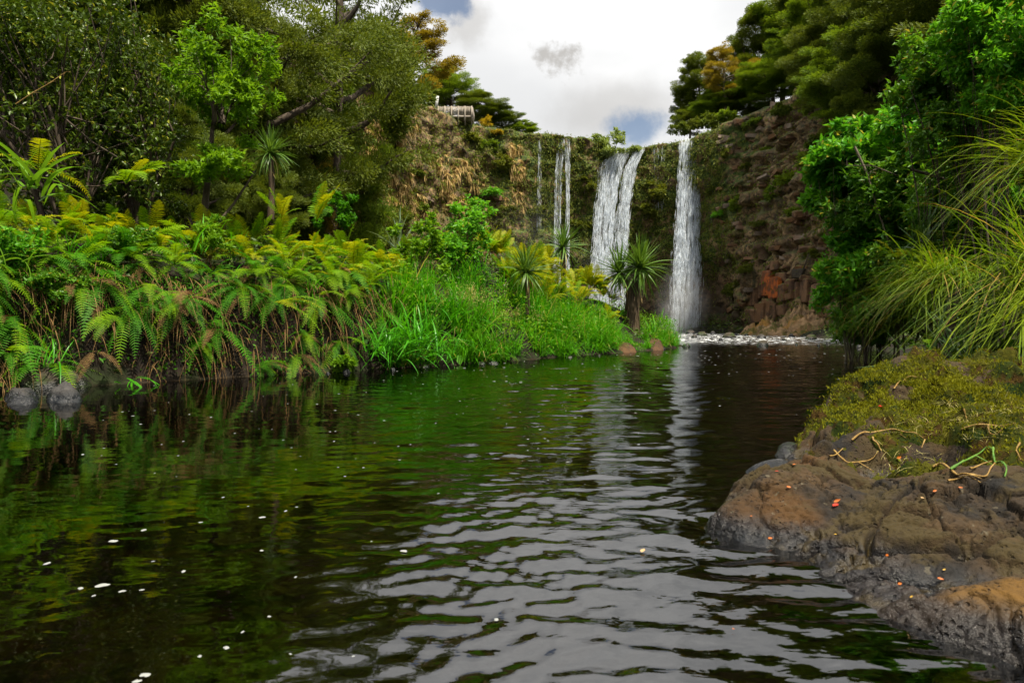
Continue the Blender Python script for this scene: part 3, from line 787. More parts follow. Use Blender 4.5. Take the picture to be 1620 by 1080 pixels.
outD = [(1.95, 5.1), (2.3, 4.5), (3.2, 4.15), (5.0, 3.9), (7.5, 5), (8, 7.5), (6.6, 9.2), (5.0, 9.2), (4.15, 8.4), (3.4, 7.6), (2.75, 6.75), (2.3, 6.1), (1.95, 5.5)]
hD = lambda x, y: np.clip(.32 + .13 * (y - 5) + .02 * (x - 4), .2, .80)
def lumps(x, y, qn): return .22 * fbm(qn * 1.5 + 7, 3) + .22 * np.maximum(vn(qn * 2.7), -.45) + .075 * vn(qn * 6 + 9)
oD, VD, FD = rock('boulder', 'large mossy rock mound of the near bank, strewn with dry stems', 'boulder', outD, hD, 14, 'rock', p=3.0, q=1.6, ns=340, nr=150, bump_=lumps, zb=-.3)
# moss cushions: a thicker skin on the mound, dipping under the rock where it is bare
qm = VD.copy(); mk = fbm(qm * 1.25 + 3, 4) + .7 * fbm(qm * 4.2, 3) + .06
th_ = .075 * smooth(-.12, .35, mk) * (.6 + .8 * np.clip(vn(qm * 9) + .3, 0, 1)) + .02 * vn(qm * 16) + .012 * vn(qm * 34) - .022
Vm = VD.copy(); Vm[:, 2] += th_; Vm[VD[:, 2] < .1, 2] -= .1
def mossmat():
    m, t, out = newmat('moss_carpet')
    pos = t.nodes.new('ShaderNodeNewGeometry').outputs['Position']
    n1 = noise(t, pos, 2.6, 6, .6); n2 = noise(t, pos, 30, 5, .7); n3 = noise(t, pos, 6, 5, .6)
    c = mixc(t, sstep(t, n1, .36, .62), (.012, .024, .003), (.062, .060, .005))
    c = mixc(t, sstep(t, n3, .5, .62), c, (.045, .026, .006))
    c = mixc(t, mathn(t, 'MULTIPLY', sstep(t, n2, .5, .7), .7), c, (.008, .010, .003))
    b = pbsdf(t, c, .95, .1); t.links.new(bump(t, n2, 1.0, .03), b.inputs['Normal'])
    t.links.new(b.outputs[0], out.inputs[0]); return m
cD = np.array(oD.location)
ROCKS.append(BVHTree.FromPolygons([Vector(v) for v in Vm], FD.tolist()))
O('moss', Geo().add(Vm - cD, FD).mesh('moss', mossmat(), True), oD, kind='stuff')
# fine moss shoots
sel = rng.choice(np.where((th_ > .005) & (VD[:, 2] > .12))[0], 42000)
ps = Vm[sel] + np.c_[rng.normal(0, .025, (42000, 2)), np.full(42000, -.004)]
g = Geo(); leaves(g, ps - cD, np.c_[rng.normal(0, .6, (42000, 2)), np.ones(42000)], rng.uniform(.015, .05, 42000), rng.uniform(.007, .014, 42000))
O('moss_shoots', g.mesh('moss_shoots', M['moss']), oD, kind='stuff')

rock('stone', 'small round mossy stone in the water at the tip of the mound', 'stone', W2((1212, 727), (1232, 735), (1270, 730), (1285, 700), (1235, 694)), .07, 15, 'rockmoss', nr=30, ns=60, amp=.5)
rock('stone', 'flat slate blue stone slanting into the water beside the brown lobe', 'stone', [(1.75, 5.75), (2.0, 5.4), (2.6, 5.5), (2.6, 6.05), (2.1, 6.05)], lambda x, y: .04 + .18 * (x - 1.9), 16, 'rockgrey', nr=40, ns=80, amp=.25)
# left bank stones
rock('stone', 'pale grey stone at the left waterline, left one of the pair', 'stone', W2((-4, 640), (30, 646), (72, 639), (66, 624), (6, 622)), .15, 17, 'rockgrey', nr=36, ns=80, amp=1.3, p=2.6, q=1.6)
rock('stone', 'darker grey stone at the left waterline, right one of the pair', 'stone', W2((62, 637), (95, 643), (140, 637), (130, 622), (76, 622)), .2, 18, 'rockgrey', nr=36, ns=80, amp=1.3, p=2.6, q=1.6)
rock('boulder', 'dark mossy boulder under the overhanging ferns behind the pair of grey stones', 'boulder', [(-9.6, 12.5), (-8.9, 12.2), (-8.2, 12.6), (-8.0, 13.4), (-8.8, 14.0), (-9.6, 13.4)], lambda x, y: .5 + .1 * (x + 9), 19, 'rockmoss', nr=40, ns=90, p=2.2, q=1.4, amp=1.6)
rs = np.random.default_rng(21)
for (px, py, w, mt, lb) in ((488, 586, 22, 'rockgrey', 'grey stone at the foot of the fern bank, largest of its row'), (516, 592, 12, 'rockgrey', 'small brown stone right of the larger grey one under the fern bank'), (545, 590, 26, 'rockmoss', 'long dark stone lying at the waterline left of the tall green sedge'),
                            (620, 586, 18, 'rockgrey', 'dark stone tucked under the tall green sedge')):
    c = PW(px, py); s = w / FPX * c.y
    th = np.linspace(0, 2 * PI, 9)[:-1]
    rock('stone', lb, 'stone', [(c.x + s * .6 * math.cos(a) * rs.uniform(.8, 1.2), c.y + .15 + s * .45 * math.sin(a)) for a in th], s * .24, 22 + int(px), mt, nr=18, ns=44, amp=.4, reg=False)
for i, px in enumerate((672, 708, 762, 781, 829, 902, 948)):
    t = np.interp(px, [500, 800, 950, 1060], [590, 573, 561, 551]); c = PW(px, t + 1); s = rs.uniform(.14, .36)
    th = np.linspace(0, 2 * PI, 8)[:-1]
    rock('stone', 'small dark stone along the waterline of the grassy point', 'stone', [(c.x + s * math.cos(a) * rs.uniform(.8, 1.2), c.y + s * .7 * math.sin(a)) for a in th], s * .22, 40 + i, 'rockmoss', 'waterline stones of the grassy point', nr=14, ns=30, amp=.4, reg=False)
# eroded earth lumps at the promontory edge
rock('earth_lump', 'reddish brown earth overhang below the cabbage tree', 'earth lump', W2((946, 558), (990, 562), (1008, 556), (1000, 549), (960, 549)), .35, 61, 'earth', nr=24, ns=60)
rock('earth_lump', 'brown earth knob at the tip of the grassy point', 'earth lump', W2((1020, 556), (1046, 556), (1050, 549), (1026, 548)), .4, 62, 'earth', nr=24, ns=60)
# big slab at the foot of the right wall
p = lambda px, d, z=0: tuple(P(px, 520, d)[:2])
rock('boulder', 'broad tan rock slab at the foot of the right cliff beside the rapids', 'boulder', [p(1160, 58), p(1215, 52), p(1300, 52), p(1345, 54), p(1335, 62), p(1290, 65), p(1225, 65)],
     lambda x, y: np.clip(.35 + .26 * (x - 20.5), .3, 2.0), 63, 'slab', p=2.2, q=1.4, nr=90, ns=200, amp=6.0)
# stones of the rapids
rs = np.random.default_rng(33)
spec = [(1092, 524, 20), (1070, 527, 16), (1110, 529, 22), (1128, 525, 12), (1153, 535, 26), (1180, 530, 12), (1205, 535, 20), (1207, 549, 26), (1282, 538, 26), (1252, 533, 14), (1300, 528, 18), (1330, 533, 22),
        (1345, 540, 18), (1310, 545, 12), (1240, 541, 12), (1165, 528, 10), (1222, 528, 12), (1268, 527, 14), (1140, 540, 10), (1098, 534, 14), (1085, 551, 20), (1375, 548, 18), (1360, 553, 14), (1322, 523, 16),
        (1062, 533, 14), (1048, 556, 16), (1188, 541, 9), (1295, 549, 9), (1392, 556, 16), (1260, 547, 9)]
for i, (px, py, w) in enumerate(spec):
    d = np.interp(py, [522, 528, 535, 545, 556], [64, 56, 47, 36, 29]); c = P(px, 540, d); s = w / FPX * d * .52
    th = np.linspace(0, 2 * PI, 8)[:-1] + rs.uniform(0, 1)
    big_ = w >= 20
    rock('river_stone', {0: 'brown rounded stone in the rapids just below the widest waterfall', 8: 'dark pointed stone standing out of the white water in front of the tan slab', 4: 'long mossy stone at the left end of the rapids', 7: 'low flat stone at the near edge of the rapids'}.get(i, 'dark wet stone breaking the white water of the rapids'),
         'stone', [(c.x + s * math.cos(a) * rs.uniform(.75, 1.25), c.y + s * .9 * math.sin(a)) for a in th], s * rs.uniform(.45, .8), 70 + i, 'rockmoss' if i % 3 else 'rockgrey',
         None if i in (0, 8, 4, 7) else 'stones in the rapids', nr=16, ns=34, amp=.7, reg=False)

# ------------------------------------------------------------------ lookout platform on the left cliff
def box(g, a, b, mi=0):
    a = np.array(a, float); b = np.array(b, float)
    V = [(x, y, z) for x in (a[0], b[0]) for y in (a[1], b[1]) for z in (a[2], b[2])]
    g.add(V, np.array([(0, 1, 3, 2), (4, 6, 7, 5), (0, 4, 5, 1), (2, 3, 7, 6), (0, 2, 6, 4), (1, 5, 7, 3)]), mi)
pl = P(721, 183, 77.6)
plat = T('lookout_platform', 'grey timber lookout platform with board railing on top of the left cliff', 'lookout', pl)
def part(name, a, b, mat='wood', parent=None, rot=None):
    g = Geo(); a = np.array(a, float); b = np.array(b, float); c = (a + b) / 2; box(g, a - c, b - c)
    return O(name, g.mesh(name, M[mat]), parent or plat, c, rot)
part('deck', (-2.1, 0, -.18), (1.9, 3.4, 0))
for i in range(6): part('post', (-2.05 + i * .76, -.1, -1.1), (-1.93 + i * .76, .0, 1.05))
for i in range(24):
    part('plank', (-1.98 + i * .158, .012, .12), (-1.87 + i * .158, .035, .98 - (.05 if i % 5 == 2 else 0)))
part('rail', (-2.06, .04, .95), (1.86, .10, 1.03)); part('rail', (-2.06, .04, .08), (1.86, .10, .16))
for i in range(8):
    o = part('plank', (1.9, .1 + i * .38, .05), (1.93, .36 + i * .38, .98)); o.location.x += .0
part('post', (1.84, -1.6, -.9), (1.97, -1.5, .35))
for i in range(6): part('plank', (1.895, -1.45 + i * .24, -.6 + i * .09), (1.925, -1.25 + i * .24, .35 + i * .1))
sg = P(691, 174, 77.3)
sign = T('sign_board', 'narrow tall pale board standing left of the lookout platform', 'sign', sg)
part('panel', (-.16, 0, .1), (.16, .05, 1.55), 'sign', sign, (0, .12, 0)); part('post', (-.18, .06, -1.2), (-.10, .13, .9), 'wood', sign)

# ------------------------------------------------------------------ trees
def limb_path(p0, d0, L, n=6, up=.25, r=rng, wig=.12):
    pts = [np.array(p0, float)]; d = np.array(d0, float)
    for i in range(n):
        d = d + np.array([0, 0, up / n]) + r.normal(0, wig, 3); d /= np.linalg.norm(d)
        pts.append(pts[-1] + d * L / n)
    return np.array(pts)

def conifer(seed, H=12, Rad=4.2, nl=30, dens=400, leaf=.24, base=.18, flat=.35, droop=0.0, shape=.75, pale=False, gap=0.0):
    r = np.random.default_rng(seed); tg = Geo(); cg = Geo()
    tr = limb_path((0, 0, -1.0), (0, 0, 1), H * .97 + 1, 10, 0, r, .05)
    tube(tg, tr, np.linspace(H * .026, H * .004, 11), 7)
    cs, rs_ = [], []
    for i in range(nl):
        t = base + (1 - base) * ((i + r.random()) / nl) ** .9
        z = t * H; k = np.interp(z, tr[:, 2], np.arange(11)); p0 = tr[int(k)] + (tr[min(int(k) + 1, 10)] - tr[int(k)]) * (k % 1)
        a = i * 2.4 + r.uniform(-.5, .5)
        prof = (1 - ((t - base) / (1 - base)) ** 2.2) ** shape * (.55 + .45 * min(1, (t - base) / .2))
        L = Rad * prof * r.uniform(.6, 1.15) + .4
        pth = limb_path(p0, (math.cos(a), math.sin(a), .25 - droop), L, 6, .3 - droop, r, .13)
        tube(tg, pth, np.linspace(.05 + L * .018, .012, 7), 5)
        for m in range(max(3, int(L * 2.7))):
            f = r.uniform(.4, 1.05) * 6; f = min(f, 5.99); c = pth[int(f)] + (pth[int(f) + 1] - pth[int(f)]) * (f % 1)
            side = np.array([-math.sin(a), math.cos(a), 0]) * r.normal(0, .38) * L * .5
            if r.random() < gap: continue
            cs.append(c + side + [0, 0, r.uniform(-.1, .25)]); rs_.append(r.uniform(.4, 1.0) * (.45 + .13 * L))
    cs.append(tr[-1]); rs_.append(.7)
    cs = np.array(cs); rs_ = np.array(rs_)
    idx = np.repeat(np.arange(len(cs)), np.maximum(30, (dens * rs_ ** 1.6)).astype(int)); n = len(idx)
    d = sphere_dirs(n, r); rad = r.random(n) ** .45
    o = d * rad[:, None] * rs_[idx][:, None] * np.array([1.15, 1.15, flat * 1.3])
    pos = cs[idx] + o
    ctr = np.array([0, 0, H * .5])
    dirv = unit(pos * [1, 1, 0]) * .8 + d * .7 + np.array([0, 0, .35 - droop * 2.0])
    leaves(cg, pos, dirv, r.uniform(.6, 1.3, n) * leaf, r.uniform(.7, 1.2, n) * leaf * .34, r=r)
    return tg, cg

CON = []
for i, (kw, mt) in enumerate(((dict(H=12, Rad=4.4, nl=34), 'conifer2'), (dict(H=11, Rad=4.8, nl=34, base=.12, shape=.6), 'conifer'), (dict(H=14, Rad=4.4, nl=38, base=.15), 'conifer3'),
                              (dict(H=16, Rad=7, nl=34, base=.2, dens=230, leaf=.22, flat=.22, droop=.12, gap=.4), 'conifer'), (dict(H=12, Rad=5.2, nl=40, base=.05, shape=.55), 'conifer'),
                              (dict(H=12, Rad=4.4, nl=30, base=.3, flat=.3, gap=.15), 'conifer2'))):
    tg, cg = conifer(100 + i, **kw)
    CON.append((tg.mesh('trunk', M['bark']), cg.mesh('crown', M[mt]), kw['H']))
CONB = [(t, c.copy(), h) for t, c, h in CON]
for (t, c, h), mt in zip(CONB, ('conifer', 'conifer3', 'conifer2', 'conifer2', 'conifer3', 'conifer3')):
    c.materials[0] = M[mt]
TRUNKPALE = CON[5][0].copy(); TRUNKPALE.materials[0] = M['palebark']

def gz(x, y): return float(zt(x, y)[0])
trs = np.random.default_rng(77)
def put_tree(px, depth, toppy, wpx, var, label, group=None, alt=False, bpy_=None, name='conifer_tree', cat='tree', pale=False):
    p = P(px, toppy, depth); zb = gz(p.x, depth)
    if bpy_ is not None: zb = max(zb, P(px, bpy_, depth).z)
    t, c, h = (CONB if alt else CON)[var]
    H = max(2.5, p.z - zb); s = H / h
    wr = {0: 4.4, 1: 4.8, 2: 4.4, 3: 7, 4: 5.2, 5: 4.4}[var]
    sx = (wpx / FPX * depth / 2) / wr
    sx = min(max(sx, s * .5), s * 2.4)
    e = T(name, label, cat, (p.x, depth, zb), group, rot=(0, 0, trs.uniform(0, 6.3)), sc=(sx, sx, s))
    O('trunk', TRUNKPALE if pale else t, e); O('crown', c, e)
    return e

G1 = 'trees on the left cliff top'
for (px, d, ty, by, w, v, alt, lb) in (
        (645, 84, 32, 185, 130, 0, 0, 'tall bronze green tree on the left cliff top, highest one against the sky'),
        (600, 82, 60, 190, 100, 5, 0, 'thin bronze tree left of the highest one, sky showing around its trunk'),
        (715, 94, 106, 185, 95, 4, 1, 'round bronze tree standing right behind the lookout platform'),
        (680, 95, 116, 180, 70, 1, 0, 'small dark tree between the highest tree and the platform'),
        (768, 92, 148, 200, 85, 4, 0, 'dark green tree on the slope right of the lookout platform'),
        (797, 93, 168, 212, 70, 4, 0, 'lower dark bush tree, second down the slope from the platform'),
        (824, 93, 196, 222, 50, 4, 1, 'lowest small tree where the left cliff meets the waterfall lip')):
    put_tree(px, d, ty, w, v, lb, G1, bool(alt), by)
G2 = 'forest trees on the left hillside'
for i, (px, d, ty, w, v, alt, lb) in enumerate((
        (555, 66, 40, 130, 1, 0, 'dark olive forest tree just left of the cliff of hanging tufts'), (540, 56, 130, 90, 4, 1, 'mid height olive tree low on the left hillside beside the cliff'),
        (500, 60, 60, 150, 0, 1, 'broad olive brown tree in the middle of the left hillside'), (460, 50, 150, 130, 4, 0, 'dark bushy tree behind the mop headed cabbage tree'),
        (420, 42, -160, 400, 3, 0, 'huge loose conifer whose drooping branches let sky through at the top'), (500, 50, 200, 100, 2, 1, 'green olive tree low behind the fern bank'),
        (520, 52, -230, 250, 3, 0, 'second loose conifer with open branches over the left hillside, further back'), (370, 42, 80, 180, 4, 0, 'dark tree behind the bright green broadleaf tree'), (320, 36, -80, 200, 1, 0, 'tall blackish green tree behind and left of the bright broadleaf tree'),
        (260, 40, -160, 240, 4, 0, 'tall dark tree rising out of the top of the picture left of the bright one'), (180, 36, -220, 260, 1, 0, 'tall dark forest tree behind the speckled leafy tree'),
        (60, 34, -260, 300, 4, 0, 'tall dark forest tree at the far left edge'), (420, 36, 240, 110, 4, 0, 'low dark tree filling the gap under the cabbage tree'),
        (300, 28, 150, 150, 4, 0, 'low dark tree in the shade at the foot of the bright broadleaf tree'), (545, 62, 220, 90, 4, 0, 'low dark tree at the left foot of the tuft covered cliff'),
        (345, 62, 70, 150, 4, 0, 'distant dark tree low behind the loose conifer'),
        (120, 26, 60, 220, 4, 0, 'dark tree directly behind the speckled leafy tree'), (-60, 24, -100, 260, 4, 0, 'dark tree cut by the left edge of the picture'), (230, 30, 100, 150, 4, 1, 'dull green tree between speckled tree and bright tree'))):
    put_tree(px, d, ty, w, v, lb, G2, bool(alt))
G3 = 'trees on the right cliff top'
for (px, d, ty, by, w, v, alt, pale, lb) in (
        (1185, 95, 22, 190, 110, 1, 0, 0, 'large dark domed tree at the skyline above the widest waterfall'), (1112, 97, 88, 195, 80, 4, 0, 0, 'dark tree leaning over the lip, leftmost of the right cliff top'),
        (1082, 98, 148, 205, 44, 4, 0, 0, 'lowest dark tree at the left end of the right cliff top'), (1240, 94, 0, 175, 120, 2, 0, 0, 'green tree right of the large domed one on the right cliff top'),
        (1150, 90, 70, 190, 80, 5, 0, 1, 'tree with a visible pale trunk under the large domed tree'),         (1092, 95, 168, 215, 60, 4, 0, 0, 'low dark tree on the lip left of the widest waterfall top'), (1130, 93, 140, 205, 80, 4, 1, 0, 'low olive tree filling the rim under the large domed tree'), (1165, 92, 130, 198, 100, 4, 0, 0, 'low dark tree on the rim right of the widest waterfall top'), (1290, 88, -60, 150, 170, 2, 0, 0, 'tall bright olive tree cut by the top of the picture'),
        (1225, 86, 100, 165, 110, 4, 1, 0, 'low spreading green tree above the layered rock ledges'), (1340, 84, -80, 140, 180, 4, 0, 0, 'dark tall tree with sky gaps right of the olive one'),
        (1290, 82, 75, 155, 130, 4, 1, 0, 'low green tree on the rim above the right cliff'), (1385, 76, -140, 120, 260, 4, 0, 0, 'very dark tree hanging over the right wall'),
        (1350, 78, 60, 150, 150, 2, 0, 0, 'mid green tree on the slope above the large leafy bush'), (1470, 62, -140, 160, 280, 4, 0, 0, 'dark forest tree at upper right in the shade'),
        (1560, 46, -180, 220, 300, 4, 0, 0, 'dark forest tree behind the pale green shrub in the corner'), (1420, 66, 90, 190, 170, 4, 1, 0, 'shaded green tree behind the top of the leafy bush'),
        (1640, 34, -140, 300, 300, 4, 0, 0, 'dark tree cut by the right edge of the picture'), (1500, 48, 130, 260, 190, 4, 0, 0, 'low dark tree deep behind the leafy bush'), (1440, 54, 170, 280, 150, 4, 0, 0, 'dark tree on the slope right of the wall')):
    put_tree(px, d, ty, w, v, lb, G3, bool(alt), by, pale=bool(pale))

G4 = 'trees clinging to the right slope'
for i, (px, py, hp, wp, v, alt, lb) in enumerate((
        (1310, 175, 150, 130, 4, 0, 'dark tree rooted on the rim right of the layered ledges'), (1345, 215, 170, 140, 4, 1, 'olive tree clinging to the slope above the sunlit bush'),
        (1395, 230, 210, 150, 4, 0, 'blackish tree on the slope behind the sunlit bush'), (1440, 235, 230, 150, 1, 0, 'dark tree on the slope behind the tall glossy bush, left one'),
        (1490, 220, 240, 150, 4, 0, 'dark tree on the slope behind the tall glossy bush, right one'), (1535, 170, 230, 160, 4, 1, 'dim green tree high on the slope left of the corner shrub'),
        (1290, 140, 140, 120, 2, 0, 'green tree on the rim just above the ledges'), (1360, 130, 200, 150, 4, 0, 'dark tree standing high on the slope under the top edge'),
        (1430, 130, 220, 160, 1, 0, 'dark tree high on the slope, cut by the top edge of the picture'), (1250, 150, 80, 90, 4, 1, 'low green tree spreading along the rim over the ledges'),
        (1405, 310, 150, 110, 4, 0, 'shaded tree low behind the sunlit bush'), (1205, 172, 60, 70, 4, 1, 'small round tree on the rim left of the ledges'))):
    h = hit(px, py)
    if h is None: continue
    t, c, hh = (CONB if alt else CON)[v]; dp = h[0].y; s_z = hp / FPX * dp / hh; sx = wp / 2 / FPX * dp / {0: 4.4, 1: 4.8, 2: 4.4, 3: 7, 4: 5.2, 5: 4.4}[v]
    e = T('conifer_tree', lb, 'tree', h[0] + Vector((0, .3, -.3)), G4, rot=(0, 0, trs.uniform(0, 6.3)), sc=(sx, sx, s_z))
    O('trunk', t, e); O('crown', c, e)

# broadleaf trees and shrubs ---------------------------------------------------
def shrubgeo(seed, rx, ry, rz, nclump, per, leaf, aspect=.42, shell=.55, stem_r=.03, zc=None, rosette=6, upw=.35, stems=5, crown_r=.38):
    """returns stem geos and a foliage geo, base at the origin"""
    r = np.random.default_rng(seed); zc = rz if zc is None else zc
    d = sphere_dirs(nclump, r); rad = shell + (1 - shell) * r.random(nclump) ** .6
    c = d * rad[:, None] * [rx, ry, rz]; c *= (1 + .22 * r.normal(size=(nclump, 1))); c[:, 2] += zc
    c = c[c[:, 2] > .12]
    sg_ = []
    ang = np.arctan2(c[:, 1], c[:, 0]); order = np.argsort(ang); chunks = np.array_split(order, stems)
    for ch in chunks:
        g = Geo(); m = c[ch].mean(0); top = m * [.7, .7, 1.0]
        pth = limb_path((r.normal(0, .08) * rx, r.normal(0, .08) * ry, -.3), unit(top + [0, 0, .6]), np.linalg.norm(top) * 1.0, 6, .1, r, .07)
        tube(g, pth, np.linspace(stem_r, stem_r * .35, 7), 6)
        for q in c[ch]:
            k = r.integers(2, 7); a = pth[k]; mid = (a + q) / 2 + r.normal(0, .08, 3) * rx * .4
            tube(g, [a, mid, q], [stem_r * .35, stem_r * .22, stem_r * .1], 4)
        sg_.append(g)
    # rosettes of leaves
    nr_ = max(1, per // rosette); idx = np.repeat(np.arange(len(c)), nr_)
    rc = c[idx] + sphere_dirs(len(idx), r) * (r.random(len(idx)) ** .5 * crown_r)[:, None] * np.array([rx, ry, rz * .8]) * .9
    out = unit(rc - [0, 0, zc]) * .6 + sphere_dirs(len(idx), r) * .6 + [0, 0, upw]
    out = unit(out)
    j = np.repeat(np.arange(len(idx)), rosette); n = len(j)
    dv = out[j] * .55 + unit(np.cross(out[j], sphere_dirs(n, r))) * .9
    fg = Geo(); L = leaf * r.uniform(.6, 1.2, n)
    leaves(fg, rc[j] + out[j] * (r.uniform(-.3, .3, n) * leaf)[:, None], dv, L, L * aspect, r=r, fold=.15, curl=.18)
    return sg_, fg

def put_shrub(name, label, cat, base, geos, mat, stem='bark', group=None, limbname='stem', leafname='foliage', rot=0, sc=None):
    e = T(name, label, cat, base, group, rot=(0, 0, rot), sc=sc)
    for g in geos[0]: O(limbname, g if isinstance(g, bpy.types.Mesh) else g.mesh(limbname, M[stem], True), e)
    O(leafname, geos[1] if isinstance(geos[1], bpy.types.Mesh) else geos[1].mesh(leafname, M[mat]), e, kind='stuff')
    return e

# the bright broadleaf tree on the left
b = P(310, 330, 19); zb = gz(b.x, 19)
top = P(360, 62, 19).z
bt = T('broadleaf_tree', 'bright yellow green broadleaf tree lit by sun above the fern bank', 'tree', (b.x, 19, zb))
gs, gf = shrubgeo(201, 1.55, 1.3, 2.3, 90, 190, .17, .38, .35, .045, zc=0, rosette=7, stems=7, crown_r=.26)
H_ = top - zb; cx = P(352, 178, 19)
off_ = np.array([cx.x - b.x, 0, cx.z - zb])
g = Geo(); tube(g, limb_path((0, 0, -.4), (off_[0] * .2, 0, 1), H_ * .75, 8, .05, np.random.default_rng(1), .04), np.linspace(.13, .05, 9), 8)
O('trunk', g.mesh('trunk', M['bark'], True), bt)
g = Geo(); tube(g, limb_path((.1, -.1, .2), (.9, 0, .75), 2.6, 7, .2, np.random.default_rng(2), .08), np.linspace(.06, .025, 8), 6)
O('limb', g.mesh('limb', M['bark'], True), bt)
for s_g in gs: O('limb', s_g.mesh('limb', M['bark'], True), bt, off_)
O('crown', gf.mesh('crown', M['bright']), bt, off_, kind='stuff')
gs, gf = shrubgeo(202, 1.15, .9, .95, 44, 170, .17, .38, .3, .03, zc=0, rosette=7, stems=3, crown_r=.3)
lo = P(352, 292, 18.6)
O('crown', gf.mesh('crown', M['bright']), bt, (lo.x - b.x, -.5, lo.z - zb), kind='stuff')

# dark speckled tree far left
for i, (px, d, ty, by, w, lb) in enumerate(((95, 18, -60, 330, 290, 'dark leafy tree speckled with small sunlit leaves at upper left'), (215, 20, -40, 320, 150, 'narrower dark speckled tree leaning right beside the bright tree'))):
    x = P(px, 300, d).x; zb = gz(x, d); hh = P(px, ty, d).z - zb; rx = w / 2 / FPX * d
    gs, gf = shrubgeo(210 + i, rx, 1.8, hh * .45, 95, 150, .15, .5, .35, .09, zc=hh * .55, rosette=5, stems=6, crown_r=.28, upw=0)
    put_shrub('broadleaf_tree', lb, 'tree', (x, d, zb), (gs, gf), 'darkleaf', 'bark', None, 'limb', 'crown')

# right hand bushes
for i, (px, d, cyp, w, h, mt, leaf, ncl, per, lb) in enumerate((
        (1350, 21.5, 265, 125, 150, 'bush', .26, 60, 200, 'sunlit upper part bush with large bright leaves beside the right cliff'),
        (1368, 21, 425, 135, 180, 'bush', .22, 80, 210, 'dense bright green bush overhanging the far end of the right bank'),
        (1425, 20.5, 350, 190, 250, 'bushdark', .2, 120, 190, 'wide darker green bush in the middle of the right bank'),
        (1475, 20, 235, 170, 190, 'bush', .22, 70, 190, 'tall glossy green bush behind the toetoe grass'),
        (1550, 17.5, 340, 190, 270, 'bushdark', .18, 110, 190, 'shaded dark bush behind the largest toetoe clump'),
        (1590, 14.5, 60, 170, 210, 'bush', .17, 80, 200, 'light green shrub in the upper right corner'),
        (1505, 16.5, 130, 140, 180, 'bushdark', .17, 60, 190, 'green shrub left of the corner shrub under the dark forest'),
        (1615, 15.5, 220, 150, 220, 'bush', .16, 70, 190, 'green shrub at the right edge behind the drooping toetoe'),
        (1385, 22, 512, 130, 60, 'bushdark', .15, 40, 150, 'dark low growth added for the shade at the waterline under the dense bright bush'),  # added bush that fills in the dark shade and covers bare stems
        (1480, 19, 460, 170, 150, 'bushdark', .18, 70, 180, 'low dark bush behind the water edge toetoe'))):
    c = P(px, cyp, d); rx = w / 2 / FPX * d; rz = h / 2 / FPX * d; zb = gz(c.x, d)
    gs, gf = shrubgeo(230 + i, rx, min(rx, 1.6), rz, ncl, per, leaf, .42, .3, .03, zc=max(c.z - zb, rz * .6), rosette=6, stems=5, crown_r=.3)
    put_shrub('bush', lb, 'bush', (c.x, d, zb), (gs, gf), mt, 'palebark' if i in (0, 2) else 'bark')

# pale and dark branches that show between the leaves of the right hand bushes, and a dry twig at upper left
for pts, w, mt, lb in (([(1352, 232, 19.6), (1372, 275, 19.5), (1388, 330, 19.4), (1412, 400, 19.3), (1425, 450, 19.3)], .035, 'palebark', 'pale bent branch showing between the leaves of the right hand bushes'),
                       ([(1440, 268, 17.8), (1490, 282, 17.6), (1540, 300, 17.2), (1585, 322, 17), (1640, 340, 17)], .04, 'bark', 'dark branch reaching left out of the shaded right hand bush'),
                       ([(1425, 280, 19), (1380, 262, 19), (1340, 262, 19.2)], .02, 'bark', 'thin dark branch in the sunlit right hand bush'),
                       ([(25, 165, 13.4), (50, 148, 13.4), (78, 132, 13.5), (104, 114, 13.6)], .012, 'straw_', 'thin dry twig against the dark tree at upper left')):
    q_ = [np.array(P(*p_)) for p_ in pts]; c_ = q_[0]; g = Geo()
    tube(g, [p_ - c_ for p_ in q_], np.linspace(w, w * .4, len(q_)), 6)
    rb = np.random.default_rng(len(lb))
    for i in range(1, len(q_)):
        for _ in range(2):
            d_ = rb.normal(0, 1, 3) * [1, .4, 1]; d_ /= np.linalg.norm(d_); L_ = w * rb.uniform(8, 16)
            tube(g, [q_[i] - c_, q_[i] - c_ + d_ * L_ * .5 + [0, 0, .1 * L_], q_[i] - c_ + d_ * L_], [w * .3, w * .2, w * .1], 4)
    T('branch', lb, 'branch', c_, None, g.mesh('branch', M['stem'] if mt == 'straw_' else M[mt], True))

# shrubs on the point
for i, (px, d, cyp, w, h, mt, leaf, ncl, per, lb, st) in enumerate((
        (662, 22, 395, 70, 115, 'bright', .17, 26, 120, 'upright light green leafy shrub between the ferns and the point', 'twig'),
        (735, 24, 425, 100, 110, 'bush', .16, 34, 130, 'rounded bright green shrub with a bare reddish twig', 'twig'),
        (700, 23, 440, 80, 70, 'bush', .15, 22, 120, 'low green shrub in front of the two taller leafy shrubs', 'twig'),
        (530, 25, 330, 60, 60, 'ferndark', .16, 18, 110, 'small dark green shrub behind the fern bank near the tuft cliff', 'bark'))):
    c = P(px, cyp, d); rx = w / 2 / FPX * d; rz = h / 2 / FPX * d; zb = gz(c.x, d)
    gs, gf = shrubgeo(250 + i, rx, rx, rz, ncl, per, leaf, .5, .35, .02, zc=max(c.z - zb, rz * .6), rosette=5, stems=4, crown_r=.3, upw=.6)
    put_shrub('shrub', lb, 'shrub', (c.x, d, zb), (gs, gf), mt, st)
g = Geo(); b0 = P(735, 470, 23.5)
tube(g, [P(735, 470, 23.5) - b0, P(736, 420, 23.5) - b0, P(741, 350, 23.5) - b0], [.03, .025, .012], 6)
tube(g, [P(738, 390, 23.5) - b0, P(752, 372, 23.4) - b0, P(756, 356, 23.3) - b0], [.016, .012, .006], 5)
tube(g, [P(737, 405, 23.5) - b0, P(724, 392, 23.6) - b0, P(716, 372, 23.7) - b0], [.016, .012, .006], 5)
